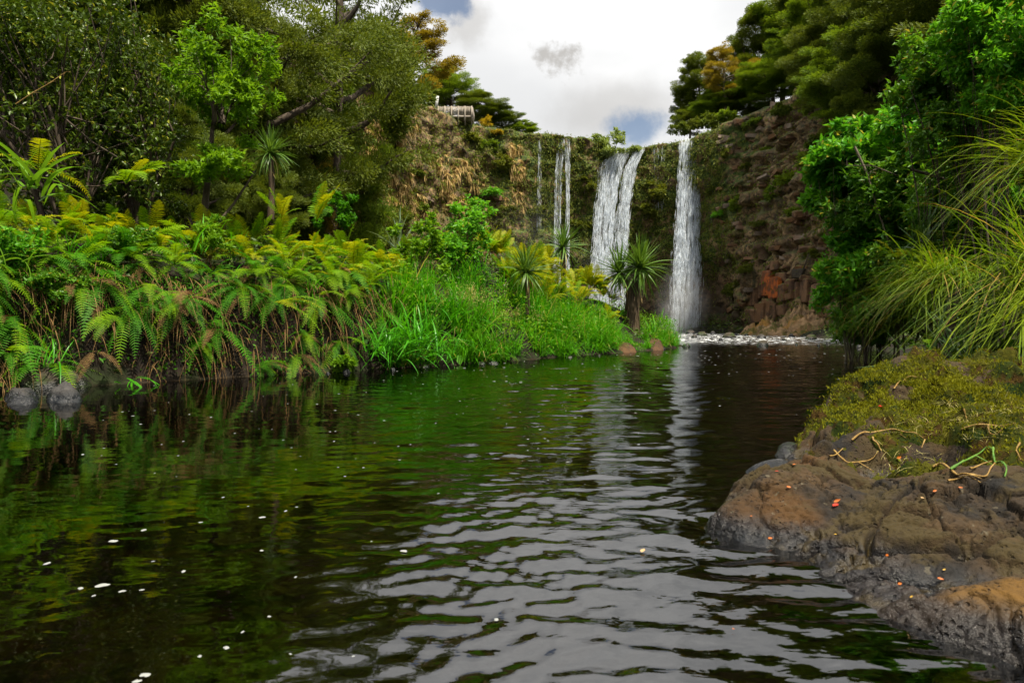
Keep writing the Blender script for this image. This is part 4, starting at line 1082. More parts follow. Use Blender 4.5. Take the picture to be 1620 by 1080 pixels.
T('bare_twig', 'bare reddish brown twig rising out of the bright rounded shrub', 'twig', b0, None, g.mesh('bare_twig', M['twig'], True))

# ------------------------------------------------------------------ shrubs and tufts on the cliffs
mossy = []
for i in range(3):
    gs, gf = shrubgeo(300 + i, 1.0, .8, .85, 16, 150, .24, .36, .3, .03, zc=.35, rosette=5, stems=2, crown_r=.42)
    mossy.append(([g.mesh('stem', M['bark']) for g in gs], gf))
CSH = {}
for mt in ('cliffleaf', 'conifer3', 'bush', 'gorse', 'conifer', 'lipbush'):
    CSH[mt] = [m[1].mesh('foliage', M[mt]) for m in mossy]
for i, (px, py, w, mt, lb) in enumerate((
        (1250, 275, 60, 'conifer3', 'large spreading olive shrub jutting out of the middle of the right cliff'), (1285, 240, 60, 'conifer3', 'dark olive shrub above the large jutting one on the right cliff'),
        (1225, 300, 44, 'conifer3', 'small olive shrub at the lower left end of the large jutting one'), (1300, 215, 50, 'conifer', 'dark shrub high on the right cliff near the bright bush'),
        (1135, 335, 24, 'bush', 'small green shrub on the wall just right of the widest waterfall'), (1123, 300, 18, 'cliffleaf', 'tiny mossy shrub under the thin right trickle'),
        (1195, 190, 34, 'conifer3', 'green shrub above the layered rock ledges'), (1240, 170, 44, 'conifer', 'dark shrub at the top of the ledges left of the rim trees'),
        (1285, 160, 50, 'conifer3', 'green shrub on the rim right of the ledges'), (1180, 260, 22, 'cliffleaf', 'small dull shrub below the layered ledges'),
        (1310, 330, 40, 'conifer', 'dark shrub beside the bright bush on the right cliff'), (1310, 370, 30, 'cliffleaf', 'yellowish shrub above the basalt columns'),
        (775, 300, 46, 'bush', 'blue green bush low on the left cliff'), (800, 330, 36, 'cliffleaf', 'dull green bush right of the blue green one on the left cliff'), (795, 255, 40, 'cliffleaf', 'olive bush high on the left cliff near the faint trickle'),
        (745, 215, 44, 'cliffleaf', 'olive green bush just below the lookout platform'), (772, 228, 40, 'conifer3', 'green bush right of and below the lookout platform'), (770, 192, 26, 'gorse', 'golden yellow shrub beside the lookout platform'),
        (786, 207, 24, 'gorse', 'bright yellow green shrub below the golden one'), (590, 320, 34, 'bush', 'bright green bush at the foot of the left cliff'), (600, 200, 36, 'conifer3', 'green shrub at the top left of the tuft cliff'),
        (655, 270, 40, 'cliffleaf', 'dark mossy bush in the middle of the tuft cliff'), (660, 320, 40, 'conifer3', 'dark green bush low in the middle of the tuft cliff'), (968, 226, 62, 'lipbush', 'pale leafy bush on the lip between left and middle waterfalls'),
        (1000, 234, 38, 'lipbush', 'small leafy bush hanging over the lip of the middle waterfall'), (1075, 200, 34, 'conifer', 'dark shrub at the foot of the leftmost right hand trees'), (1120, 190, 40, 'conifer', 'dark shrub under the large domed skyline tree'), (1150, 178, 44, 'conifer3', 'green shrub under the pale trunked tree'),
        (942, 220, 34, 'lipbush', 'thin leafy sapling on the lip left of the pale bush'), (1100, 195, 30, 'cliffleaf', 'yellow green shrub on the lip above the widest waterfall'),
        (745, 330, 40, 'cliffleaf', 'dull bush at the foot of the left cliff'), (850, 330, 40, 'cliffleaf', 'mossy bush under the faint left trickle'), (1035, 300, 46, 'cliffleaf', 'mossy hanging bush between middle and right waterfalls'),
        (1330, 150, 70, 'conifer', 'dark hanging shrub on the rim above the bright bush'), (1360, 190, 70, 'conifer3', 'olive hanging shrub right of the rim shrub above the bright bush'), (1400, 160, 80, 'conifer', 'dark hanging shrub high behind the tall glossy bush'),
        (1430, 220, 80, 'conifer', 'dark hanging shrub directly behind the tall glossy bush'), (1380, 250, 60, 'cliffleaf', 'dull shrub on the shaded wall behind the sunlit bush'),
        (1165, 320, 34, 'conifer3', 'olive shrub in the middle of the right cliff below the ledges'), (1200, 350, 30, 'cliffleaf', 'mossy shrub in the centre of the right cliff face'), (1180, 420, 34, 'cliffleaf', 'mossy yellow green growth low on the right cliff left of the orange columns'),
        (1160, 455, 36, 'cliffleaf', 'dark mossy growth at the foot of the right cliff near the widest waterfall'), (1255, 330, 40, 'conifer3', 'olive shrub below the large jutting one on the right cliff'), (1285, 400, 34, 'cliffleaf', 'mossy cushion above the dark basalt columns'), (1150, 240, 26, 'cliffleaf', 'small mossy shrub high beside the widest waterfall'), (1215, 235, 30, 'conifer3', 'small olive shrub on the layered ledges'),
        (1020, 330, 40, 'cliffleaf', 'lower mossy hanging bush between middle and right waterfalls'), (925, 290, 36, 'cliffleaf', 'mossy bush between left and middle waterfalls'), (915, 350, 40, 'cliffleaf', 'lower mossy bush between left and middle waterfalls'))):
    h = hit(px, py, cbvh)
    if h is None or h[0] is None: h = (P(px, py, 86.5),)
    pos = h[0] - Vector((0, .2, w / FPX * h[0].y * .35)); s = w / 2 / FPX * pos.y
    k = i % 3
    put_shrub('cliff_shrub', lb, 'shrub', pos, (mossy[k][0], CSH[mt][k]), mt, 'bark', 'shrubs growing on the cliffs', rot=trs.uniform(0, 6.3), sc=(s, s, s * .85))

# hanging tufts: green rosette over a skirt of dead straw leaves
TUFT = []
for i in range(4):
    r = np.random.default_rng(330 + i); n = 26; a = r.uniform(-1.7, 1.7, n) - PI / 2
    d = np.c_[np.cos(a), np.sin(a), r.uniform(.2, 1.3, n)]
    g = Geo(); blades(g, np.zeros((n, 3)), d, r.uniform(.45, .8, n), .075, r.uniform(.6, 1.1, n), 3)
    g2 = Geo(); n = 30; a = r.uniform(-1.5, 1.5, n) - PI / 2
    d = np.c_[np.cos(a) * .5, np.sin(a) * .5, r.uniform(-1.6, -.4, n)]
    blades(g2, np.c_[r.normal(0, .1, n), r.normal(0, .05, n), r.uniform(-.35, .05, n)], d, r.uniform(.45, .95, n), .09, r.uniform(.1, .4, n), 2)
    TUFT.append((g, g2.mesh('dead_skirt', M['straw'])))
TG = {m: [t[0].mesh('hanging_tuft', M[m]) for t in TUFT] for m in ('toetoe', 'cliffleaf', 'straw')}
zones = [(590, 645, 255, 345, 62, 'straw coloured hanging tuft in the dense left column of tufts on the cliff', 'hanging tufts, left column'),
         (690, 762, 240, 335, 46, 'pale hanging tuft on the cliff below the lookout platform', 'hanging tufts below the lookout'),
         (795, 828, 228, 325, 24, 'yellow hanging tuft in the column near the faint left trickle', 'hanging tufts near the trickle'),
         (575, 660, 170, 255, 34, 'yellowish tuft high on the left cliff below the bronze trees', 'tufts high on the left cliff'),
         (645, 700, 220, 340, 16, 'scattered pale tuft between the two big columns of tufts', 'scattered tufts between the columns'),
         (545, 590, 180, 340, 14, 'dull tuft at the shaded left edge of the tuft cliff', 'tufts at the shaded left edge')]
for (a, b_, c_, d_, n, lb, gp) in zones:
    for i in range(n):
        h = hit(trs.uniform(a, b_), trs.uniform(c_, d_))
        if h is None or h[0] is None: continue
        nv = vert(h[1]); 
        if nv.dot(ray(700, 300)) > 0: nv = -nv
        s = trs.uniform(.75, 1.5); k = int(trs.integers(4))
        e = T('hanging_tuft', lb, 'plant', h[0] + nv * .12, gp, TG[('toetoe', 'straw', 'straw', 'cliffleaf')[int(trs.integers(4))]][k], (0, 0, math.atan2(nv.y, nv.x) + PI / 2 + trs.normal(0, .3)), s)
        O('dead_skirt', TUFT[k][1], e)

# moss and small leafy growth all over the wet wall
g = Geo(); n = 0
ci = rng.integers(0, len(CV), 160000)
pv = CV[ci]; nz = fbm(pv * .5 + 11, 4) + .5 * fbm(pv * np.array([1.6, 1.6, .5]), 3)
fallz = (pv[:, 1] > 78) & (pv[:, 2] > 6 + 2 * nz)
lw = pv[:, 0] < 4
dens_ = np.where(fallz & (pv[:, 0] < 25), .62, np.where(lw, .44, .04))
kp = (nz + rng.normal(0, .15, len(pv)) > .32 - dens_) & (pv[:, 2] > 1.5) & (rng.random(len(pv)) < np.where(fallz, .9, .5))
pv = pv[kp][:70000]; n = len(pv)
sidx = (ci[kp][:n] // NZt); nn_ = np.c_[cn[sidx], np.zeros(n)]
pv = pv + nn_ * rng.uniform(0, .3, (n, 1)) + rng.normal(0, .12, (n, 3))
leaves(g, pv, nn_ * .6 + rng.normal(0, .5, (n, 3)) + [0, 0, -.75], rng.uniform(.16, .42, n), rng.uniform(.06, .15, n))
O('cliff_foliage', g.mesh('cliff_foliage', M['cliffleaf']), kind='stuff')
# undergrowth over the two hillsides
g = Geo()
for sx in (-1, 1):
    n0 = 60000
    x = rng.uniform(8, 60, n0) * sx; y = rng.uniform(6, 95, n0)
    dG = sdist(x, y, GORGE); k = (dG > -2.5) & (dG < 26); x, y = x[k], y[k]
    z = zt(x, y); m = len(x)
    pos = np.c_[x, y, z + rng.random(m) ** 1.5 * 1.3]
    leaves(g, pos, sphere_dirs(m) * [1, 1, .6] + [0, 0, -.1], rng.uniform(.25, .5, m), rng.uniform(.1, .2, m))
O('undergrowth', g.mesh('undergrowth', M['shade']), kind='stuff')

# ------------------------------------------------------------------ ferns
def frond_geo(seed, E, droop, npair=22, L=1.0, wmax=.2, sides=1.0):
    r = np.random.default_rng(seed); g = Geo()
    t = np.linspace(0, 1, 14)
    bend = r.normal(0, .08)
    f = lambda t: np.stack([L * t * math.cos(E) * (1 - .12 * t * t), bend * t * t, L * (t * math.sin(E) - droop * t ** 2.1)], -1)
    tube(g, f(t), np.linspace(.009, .002, 14), 3)
    tp = np.linspace(.14, .985, npair); tp = np.repeat(tp, 2); sg = np.tile([1, -1], npair)
    c = f(tp); tan = unit(f(tp + .01) - c)
    prof = np.clip(np.sin(PI * (tp * .92 + .06) ** .8), .03, 1) ** .75
    ln = wmax * prof * r.uniform(.85, 1.1, len(tp))
    lat = np.array([0, 1., 0]) * sg[:, None]; upv = np.cross(tan, lat * sg[:, None])
    d = unit(lat + tan * .42 + upv * r.normal(.08, .08, (len(tp), 1)))
    w = (L / npair * .24) * (.5 + .5 * prof)
    n = len(tp); w = w[:, None]; lnn = ln[:, None]
    dn = np.array([0, 0, -1.]) * lnn
    a0 = c - tan * w; a1 = c + tan * w
    m0 = c + d * lnn * .6 - tan * w * .8 + dn * .05; m1 = c + d * lnn * .6 + tan * w * .8 + dn * .05; tp_ = c + d * lnn + dn * .17
    V = np.stack([a0, a1, m0, m1, tp_], 1).reshape(-1, 3); i = np.arange(n)[:, None] * 5
    g.add(V, i + [[0, 1, 3, 2]]); g.add(np.zeros((0, 3)), np.zeros((0, 3), int)) if 0 else None
    g.F.append((g.F[-1][0][:, [3, 2, 2]] * 0 + (i + [[2, 3, 4]]) + (g.n - len(V)), 0))
    return g
FR = {}
fshape = [(R(68), .30), (R(52), .42), (R(38), .52), (R(20), .55), (R(0), .5), (R(-25), .35)]
for mt in ('fern', 'fernyel', 'ferndark', 'fernbrown'):
    FR[mt] = [[frond_geo(400 + 10 * i + v, E, dr, 21, 1.0, .16 if i < 4 else .14).mesh('frond', M[mt], False) for v in range(2)] for i, (E, dr) in enumerate(fshape)]
frs = np.random.default_rng(9); BANKTUFTS = []
def put_fern(pos, size, nf, az0, azs, lean, mats, label, group=None, dead=0, shapes=(0, 1, 1, 2, 2, 3)):
    e = T('fern', label, 'fern', pos, group)
    for i in range(nf):
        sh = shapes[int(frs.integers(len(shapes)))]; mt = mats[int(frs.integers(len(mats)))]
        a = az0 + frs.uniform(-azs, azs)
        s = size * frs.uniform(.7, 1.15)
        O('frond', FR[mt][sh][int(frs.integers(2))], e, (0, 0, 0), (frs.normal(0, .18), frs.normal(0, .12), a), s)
    for i in range(dead):
        o = O('frond', FR['fernbrown'][int(frs.integers(3, 6))][0], e, (0, 0, -.05), (frs.normal(0, .2), frs.normal(0, .2), az0 + frs.uniform(-azs, azs)), size * frs.uniform(.5, .9))
        o['label'] = 'dead brown frond'
    return e
# shoreline of the fern bank (from the left edge to the point) and rows behind it
shore = np.array([(-12.5, 11.0), (-10, 10.2), (-9.2, 12), (-8, 13.6), (-6, 15.4), (-4.7, 16.5), (-2.9, 18.2)])
sl_ = np.concatenate([[0], np.cumsum(np.linalg.norm(np.diff(shore, axis=0), axis=1))])
def shp(s, back):
    x = np.interp(s, sl_, shore[:, 0]); y = np.interp(s, sl_, shore[:, 1])
    return x - back * .62, y + back * .78
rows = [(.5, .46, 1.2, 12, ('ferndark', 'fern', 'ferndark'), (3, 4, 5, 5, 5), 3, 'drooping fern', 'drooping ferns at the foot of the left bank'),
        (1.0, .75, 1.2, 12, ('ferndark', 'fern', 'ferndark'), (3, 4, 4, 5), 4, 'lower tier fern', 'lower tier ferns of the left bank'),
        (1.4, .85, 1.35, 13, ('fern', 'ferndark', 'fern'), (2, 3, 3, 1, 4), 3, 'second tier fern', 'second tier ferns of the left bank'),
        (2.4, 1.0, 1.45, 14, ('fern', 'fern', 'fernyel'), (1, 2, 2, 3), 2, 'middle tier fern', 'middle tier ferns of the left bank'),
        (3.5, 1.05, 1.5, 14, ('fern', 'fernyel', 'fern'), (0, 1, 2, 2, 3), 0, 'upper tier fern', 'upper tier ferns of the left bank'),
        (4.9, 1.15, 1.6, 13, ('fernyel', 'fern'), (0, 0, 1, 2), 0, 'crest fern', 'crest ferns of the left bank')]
ORD = ['first', 'second', 'third', 'fourth', 'fifth', 'sixth', 'seventh', 'eighth', 'ninth', 'tenth', 'eleventh', 'twelfth', 'thirteenth', 'fourteenth']
ZONE = [(90, 'of the left bank near the left picture edge'), (250, 'of the left bank above the mossy boulder'), (400, 'in front of the bright broadleaf tree'), (2000, 'beside the tall green sedge')]
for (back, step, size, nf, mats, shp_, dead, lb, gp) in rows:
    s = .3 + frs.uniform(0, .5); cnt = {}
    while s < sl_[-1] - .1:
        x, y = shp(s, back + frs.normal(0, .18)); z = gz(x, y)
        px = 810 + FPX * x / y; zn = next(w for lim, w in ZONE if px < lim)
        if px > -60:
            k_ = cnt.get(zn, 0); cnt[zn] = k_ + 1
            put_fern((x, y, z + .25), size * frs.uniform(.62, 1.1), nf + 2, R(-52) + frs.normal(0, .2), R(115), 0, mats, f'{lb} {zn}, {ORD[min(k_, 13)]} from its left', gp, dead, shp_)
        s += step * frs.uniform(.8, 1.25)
# singled out ferns and fronds
def P3(px, py, d): return P(px, py, d)
def lone(px, py, d, size, nf, az, azs, mats, shapes, lb, dead=0): return put_fern(P3(px, py, d), size, nf, az, azs, 0, mats, lb, None, dead, shapes)
lone(170, 500, 13.2, 1.0, 5, R(-60), R(40), ('fern',), (4, 5), 'single lit fern hanging in front of the dark hollow above the mossy boulder')
lone(440, 480, 15.2, 1.3, 7, R(-20), R(45), ('fern', 'fernyel'), (3, 4), 'fern with a bright horizontal frond near the right end of the fern bank')
lone(470, 560, 15.8, 1.0, 6, R(-35), R(50), ('ferndark', 'fern'), (4, 5), 'fern trailing down to the stones at the right end of the fern bank', 2)
lone(300, 470, 14.2, 1.1, 5, R(-50), R(60), ('fernbrown', 'fern'), (3, 4), 'half dead fern with russet fronds in the middle of the fern bank', 3)
lone(150, 555, 12.8, .7, 3, R(-60), R(50), ('fernbrown',), (4, 5), 'orange brown dead fern beside the mossy boulder')
lone(445, 345, 18.5, 1.2, 7, R(90), R(180), ('fernyel', 'fern'), (0, 0, 1), 'upright fern with an orange yellow tip at the crest of the bank')
lone(500, 350, 18.5, 1.5, 8, R(30), R(90), ('fern', 'fernyel'), (0, 1), 'tall fern whose straight fronds point up and right at the crest')
lone(200, 290, 16.5, 1.5, 9, R(-10), R(80), ('fern', 'fernyel'), (2, 3, 1), 'spreading fern under the speckled tree at upper left')
lone(60, 270, 15.5, 1.4, 8, R(-30), R(120), ('fern', 'fernyel'), (1, 2, 3), 'olive fern below the broad bladed reed at the left edge')
lone(15, 560, 11.5, .9, 6, R(-40), R(70), ('fern', 'ferndark'), (2, 3, 4), 'small fern at the left edge just above the pair of grey stones')
for i, (px, py, d, w, h, mt, lb) in enumerate(((30, 395, 13.4, 90, 70, 'bush', 'leafy green shrub among the ferns at the left edge'), (205, 385, 15.2, 70, 50, 'bushdark', 'small leafy shrub among the ferns above the mossy boulder'),
        (330, 375, 16.8, 60, 50, 'bright', 'little light green shrub at the foot of the bright broadleaf tree'), (90, 450, 13.3, 70, 44, 'bushdark', 'dark leafy plant low between the left edge ferns'), (545, 575, 16.7, 30, 26, 'bright', 'small bright leafy plant at the waterline beside the stones'))):
    c = P(px, py, d); zb = gz(c.x, d); rx = w / 2 / FPX * d; rz = h / 2 / FPX * d
    gs, gf = shrubgeo(270 + i, rx, rx, rz, 16, 90, .12, .45, .3, .012, zc=max(c.z - zb, rz), rosette=5, stems=3, crown_r=.4, upw=.5)
    put_shrub('shrub', lb, 'shrub', (c.x, d, zb), (gs, gf), mt, 'twig')
BG = 'grassy tufts among the ferns of the left bank'
for i in range(16):
    px = frs.uniform(-10, 560); s_ = frs.uniform(.3, sl_[-1]); x, y = shp(s_, frs.uniform(.5, 4.2))
    e = T('grass_clump', 'grassy tuft growing between the ferns of the left bank', 'grass clump', (x, y, gz(x, y) + .1), BG); BANKTUFTS.append(e)
# dead fronds and roots hanging down the dark face of the bank
n = 1500; s_ = rng.uniform(0, sl_[-1], n); bx = np.interp(s_, sl_, shore[:, 0]); by = np.interp(s_, sl_, shore[:, 1]); bk = rng.uniform(.25, 1.1, n)
bx -= bk * .62; by += bk * .78; g = Geo()
blades(g, np.c_[bx, by, zt(bx, by) + rng.uniform(0, .35, n)], np.c_[rng.normal(.5, .5, n), rng.normal(-.6, .5, n), rng.uniform(-.5, .7, n)], rng.uniform(.3, .95, n), rng.uniform(.008, .03, n), rng.uniform(.7, 1.5, n), 4)
O('hanging_roots', g.mesh('hanging_roots', M['fernbrown']), kind='stuff')
n = 6000; s_ = rng.uniform(0, sl_[-1], n); bx = np.interp(s_, sl_, shore[:, 0]); by = np.interp(s_, sl_, shore[:, 1]); bk = rng.uniform(.2, 1.2, n)
bx -= bk * .62; by += bk * .78; g = Geo()
leaves(g, np.c_[bx, by - .05, zt(bx, by) + rng.uniform(-.05, .3, n)], sphere_dirs(n) + [.3, -.5, -.3], rng.uniform(.05, .16, n), rng.uniform(.02, .06, n))
O('bank_foliage', g.mesh('bank_foliage', M['ferndark']), kind='stuff')
# yellow ferns on the point
PG = 'yellow green ferns massed on the point'
for i in range(44):
    px = frs.uniform(765, 968); k_ = frs.random(); d = np.interp(px, [765, 880, 1000], [23.6, 26.8, 30.6]) + k_ * 4.2
    x = (px - 810) / FPX * d; put_fern((x, d, gz(x, d) + .35 + .5 * k_), frs.uniform(1.1, 1.6), 12, R(-90), R(180), 0, ('fernyel', 'fernyel', 'fern'), 'yellow fern in the mass behind the grass of the point', PG, 1, (0, 0, 1, 1, 2))
FG = 'ferns between the fern bank and the point'
for (px, py, d, s) in ((560, 440, 19, 1.5), (600, 430, 20, 1.4), (585, 470, 18.5, 1.3), (620, 460, 20, 1.2), (545, 400, 20, 1.5), (530, 470, 17.8, 1.3), (640, 430, 22, 1.1), (560, 500, 17.8, 1.0)):
    put_fern((P(px, py, d).x, d, gz(P(px, py, d).x, d) + .35), s, 14, R(-50), R(140), 0, ('fern', 'fernyel', 'fern'), 'arching fern above the tall sedge where fern bank meets point', FG, 1, (0, 1, 2, 2, 3))
# right bank ferns
lone(1420, 410, 16, 1.2, 6, R(-170), R(60), ('fernyel', 'fern'), (1, 2), 'yellow fern poking out above the dark flax on the right bank')
lone(1545, 505, 10.5, .7, 5, R(-160), R(70), ('fern',), (2, 3), 'pale green fern at the foot of the largest toetoe')
lone(1600, 545, 9.6, .6, 5, R(-150), R(80), ('fern', 'ferndark'), (2, 3, 4), 'small fern behind the mossy mound at the right edge')
lone(1465, 545, 13, .6, 4, R(-160), R(60), ('ferndark', 'fern'), (3, 4), 'little fern hanging over the water under the dark flax')

# ------------------------------------------------------------------ bladed plants with separate leaves
def blade_geo(seed, L=1.0, w=.05, droop=.3, seg=7, p=2.2, fold=.25, bendside=0.0):
    t = np.linspace(0, 1, seg + 1); r = np.random.default_rng(seed)
    c = np.stack([L * t * (1 - .18 * droop * t ** 2), bendside * t ** 2 * L, -L * droop * t ** 2.2], -1)
    ww = w * .5 * np.maximum(.5 + 1.0 * t - 1.5 * t ** p, .03)
    V = np.stack([c + np.c_[0 * t, -ww, ww * fold], c, c + np.c_[0 * t, ww, ww * fold]], 1).reshape(-1, 3)
    return Geo().add(V, grid_faces(seg + 1, 3))
BL = {}
for nm, mt, L, w, ds in (('cab', 'cabbage', 1.0, .07, (.05, .15, .3, .5)), ('flaxd', 'flax', 1.0, .055, (.03, .12, .3, .55)), ('flaxp', 'flaxpale', 1.0, .06, (.02, .08, .2, .4)), ('sed', 'sedge', 1.0, .06, (.1, .3, .6, .9)),
                         ('reed', 'reed', 1.0, .10, (.2, .45, .8, 1.1)), ('cabdead', 'straw', 1.0, .05, (.3, .5, .6, .8)), ('sedb', 'grass', 1.0, .058, (.1, .3, .6, .9))):
    BL[nm] = [blade_geo(500 + i, L, w, d, bendside=(-.06, .05, .08, -.08)[i]).mesh('leaf', M[mt], True) for i, d in enumerate(ds)]
brs = np.random.default_rng(15)
def rosette(e, kind, n, L, elo, ehi, org=(0, 0, 0), az0=0, azs=PI, jit=.04, name='leaf', dw=None):
    for i in range(n):
        el = brs.uniform(elo, ehi); a = az0 + brs.uniform(-azs, azs)
        f = (ehi - el) / max(ehi - elo, 1e-3)
        v = min(3, max(0, int(f * 3 + brs.uniform(0, 1.2))))
        s = L * brs.uniform(.7, 1.1)
        O(name, BL[kind][v], e, (org[0] + brs.normal(0, jit), org[1] + brs.normal(0, jit), org[2] + brs.normal(0, jit * .5)), (brs.normal(0, .35), -el, a), (s, s * (1 if dw is None else dw), s))

def cabbage(label, px, pyb, pyt, d, heads, trunkw, skirt=False):
    """heads: list of (px, py, radius px, leaf count)"""
    b_ = P(px, pyb, d); e = T('cabbage_tree', label, 'tree', b_)
    tp = P(px, pyt, d) - b_
    g = Geo(); n = 9; t = np.linspace(0, 1, n); rr = trunkw / 2 / FPX * d
    pts = np.stack([tp.x * t + .04 * np.sin(t * 3), 0 * t, tp.z * t - .15 * (1 - t)], -1)
    tube(g, pts, rr * (1.15 - .25 * t + .08 * np.sin(t * 11)), 10)
    for (hx, hy, hr, nl) in heads:
        h = P(hx, hy, d) - b_; k = pts[-2]
        tube(g, [k, (k + np.array(h)) / 2 + [0, 0, -.03], np.array(h)], [rr * .7, rr * .6, rr * .45], 8)
    if skirt:
        m = 160; a = brs.uniform(0, 2 * PI, m); zz_ = brs.uniform(.25, 1.0, m) * tp.z
        blades(g, np.c_[np.cos(a) * rr * .9 + tp.x * zz_ / tp.z, np.sin(a) * rr * .9, zz_], np.c_[np.cos(a) * .22, np.sin(a) * .22, -np.ones(m)], brs.uniform(.4, .8, m), .06, 0.0, 2)
    O('trunk', g.mesh('trunk', M['deadskirt'], True), e)
    for (hx, hy, hr, nl) in heads:
        h = P(hx, hy, d) - b_; L = hr / FPX * d
        rosette(e, 'cab', int(nl * 1.4), L, R(-35), R(88), h)
        for i in range(max(4, nl // 9)):
            O('leaf', BL['cabdead'][int(brs.integers(2, 4))], e, h, (0, R(brs.uniform(25, 70)), brs.uniform(0, 6.3)), L * .8)['label'] = 'dry drooping leaf'
    return e
cabbage('stout cabbage tree with two mop heads at the tip of the grassy point', 1000, 532, 448, 31.5, [(980, 432, 52, 80), (1012, 425, 60, 110)], 21, True)
cabbage('cabbage tree rosette rising behind the yellow ferns below the left waterfall', 890, 455, 405, 30.5, [(890, 392, 46, 100)], 8)
cabbage('young cabbage tree with a thin stem in front of the yellow ferns', 833, 490, 440, 23.6, [(832, 430, 52, 90)], 7)
cabbage('mop headed cabbage tree with drooping leaves beside the bright broadleaf tree', 428, 340, 250, 24, [(428, 243, 46, 130)], 9)

for e in BANKTUFTS:
    rosette(e, ('sedb', 'cabdead', 'sed')[int(brs.integers(3))], 16, brs.uniform(.5, .95), R(5), R(85), (0, 0, 0), R(-50), R(130), .1)
def clump(name, label, cat, px, py, d, kind, n, L, elo, ehi, az0=0, azs=PI, group=None, jit=.12, dw=None, z=None):
    b_ = P(px, py, d)
    if z is not None: b_.z = z
    e = T(name, label, cat, b_, group); rosette(e, kind, n, L, elo, ehi, (0, 0, 0), az0, azs, jit, dw=dw); return e
clump('flax', 'pale silvery flax spears behind the ferns at the foot of the tuft cliff', 'flax', 632, 405, 24, 'flaxp', 22, 1.6, R(45), R(88))
clump('flax', 'pale flax spears behind the yellow ferns left of the young cabbage tree', 'flax', 812, 425, 31, 'flaxp', 16, 1.5, R(35), R(85))
clump('flax', 'small green flax to the left of the pale flax spears', 'flax', 785, 430, 30, 'flaxd', 18, 1.3, R(40), R(85))
clump('flax', 'large dark flax fanning out under the toetoe on the right bank', 'flax', 1550, 570, 9.9, 'flaxd', 70, 1.6, R(5), R(85), jit=.18, z=.35)
clump('flax', 'dark glossy flax in the middle of the right bush', 'flax', 1452, 390, 16.5, 'flaxd', 34, 1.15, R(10), R(85))
clump('flax', 'upright flax blades beside the bright tree foot on the fern bank', 'flax', 318, 400, 16.4, 'sedb', 12, 1.2, R(50), R(88))
clump('flax', 'bright upright blades in the left part of the fern bank', 'flax', 118, 415, 14.5, 'sedb', 14, .8, R(40), R(88))
clump('reed', 'broad bladed arching reed at the left edge against the dark tree', 'reed', 50, 300, 13.6, 'reed', 18, 1.5, R(20), R(85), jit=.2)
clump('reed', 'second broad leaved reed low at the left edge', 'reed', 0, 420, 12.8, 'reed', 12, 1.0, R(10), R(80), jit=.2, dw=.7)
clump('sedge', 'tall bright green sedge leaning over the water at the start of the point', 'sedge', 655, 548, 17.8, 'sed', 80, 1.25, R(15), R(88), jit=.3)
clump('sedge', 'green sedge left of the tallest one with blades drooping to the water', 'sedge', 610, 560, 17.2, 'sed', 55, .95, R(10), R(85), jit=.26)
clump('sedge', 'upright sedge with the tallest blades behind the pale seed heads', 'sedge', 705, 520, 20.2, 'sed', 46, 1.4, R(40), R(88), jit=.25)
clump('sedge', 'sedge right of the tall one, low over the waterline', 'sedge', 700, 562, 18.8, 'sed', 40, .8, R(5), R(80), jit=.26)
clump('sedge', 'small sedge under the shaded ferns above the mossy boulder', 'sedge', 75, 570, 12.9, 'sed', 34, .7, R(10), R(80), jit=.2)
clump('sedge', 'dark sedge hanging at the waterline at the left edge', 'sedge', 205, 600, 13.4, 'sed', 9, .8, R(-5), R(25), az0=R(-40), azs=R(50))
SG = 'sedge clumps along the grassy point'
for (px, py, d, L) in ((760, 555, 20.6, .8), (800, 548, 22, .7), (850, 545, 23, .8), (880, 548, 23.8, .7), (915, 545, 25, .8), (945, 540, 26.5, .8), (730, 540, 20.6, .9), (970, 530, 29, .8), (780, 540, 22, 1.2), (820, 530, 24, 1.1), (865, 525, 25.5, 1.2), (900, 520, 27, 1.0), (930, 525, 27.5, 1.1), (960, 515, 30, 1.0), (745, 530, 22, 1.3), (840, 515, 26.5, 1.0), (1030, 530, 31, 1.2), (1040, 520, 31.5, .9), (1058, 530, 31.6, .8), (1020, 540, 30.5, .8), (1055, 510, 33, .9)):
    clump('sedge', 'bright sedge clump among the grass along the water edge of the point', 'sedge', px, py + 6, d, 'sedb', 32, L, R(10), R(88), group=SG, jit=.25)
crs = np.random.default_rng(91); k_ = 0
while k_ < 46:
    x = crs.uniform(-3.2, 7.6); y = crs.uniform(17, 33); dR = float(sdist(np.array([x]), np.array([y]), RIVER)[0])
    if not (.25 < dR < 2.6) or (abs(x / y - .176) < .024 and y < 32): continue
    b_ = Vector((x, y, gz(x, y))); big_ = dR > 1.0
    e = T('sedge', 'strappy leaved sedge clump higher on the grassy point, back from the water' if big_ else 'strappy leaved sedge clump low on the slope of the grassy point', 'sedge', b_, 'sedge clumps higher on the point' if big_ else 'sedge clumps low on the point')
    rosette(e, ('sed', 'sedb')[int(crs.random() < .55)], 24, crs.uniform(.55, 1.15) * (1 - .3 * (x > 4)), R(15), R(88), (0, 0, 0), 0, PI, .16); k_ += 1
e = clump('grass_clump', 'few yellow green blades standing behind the mossy mound', 'grass clump', 1545, 583, 9.4, 'sedb', 7, .42, R(40), R(88), jit=.3)
e = clump('grass_clump', 'small green grass tuft on the right side of the mossy mound', 'grass clump', 1612, 640, 6.6, 'sedb', 12, .3, R(15), R(80), jit=.08)

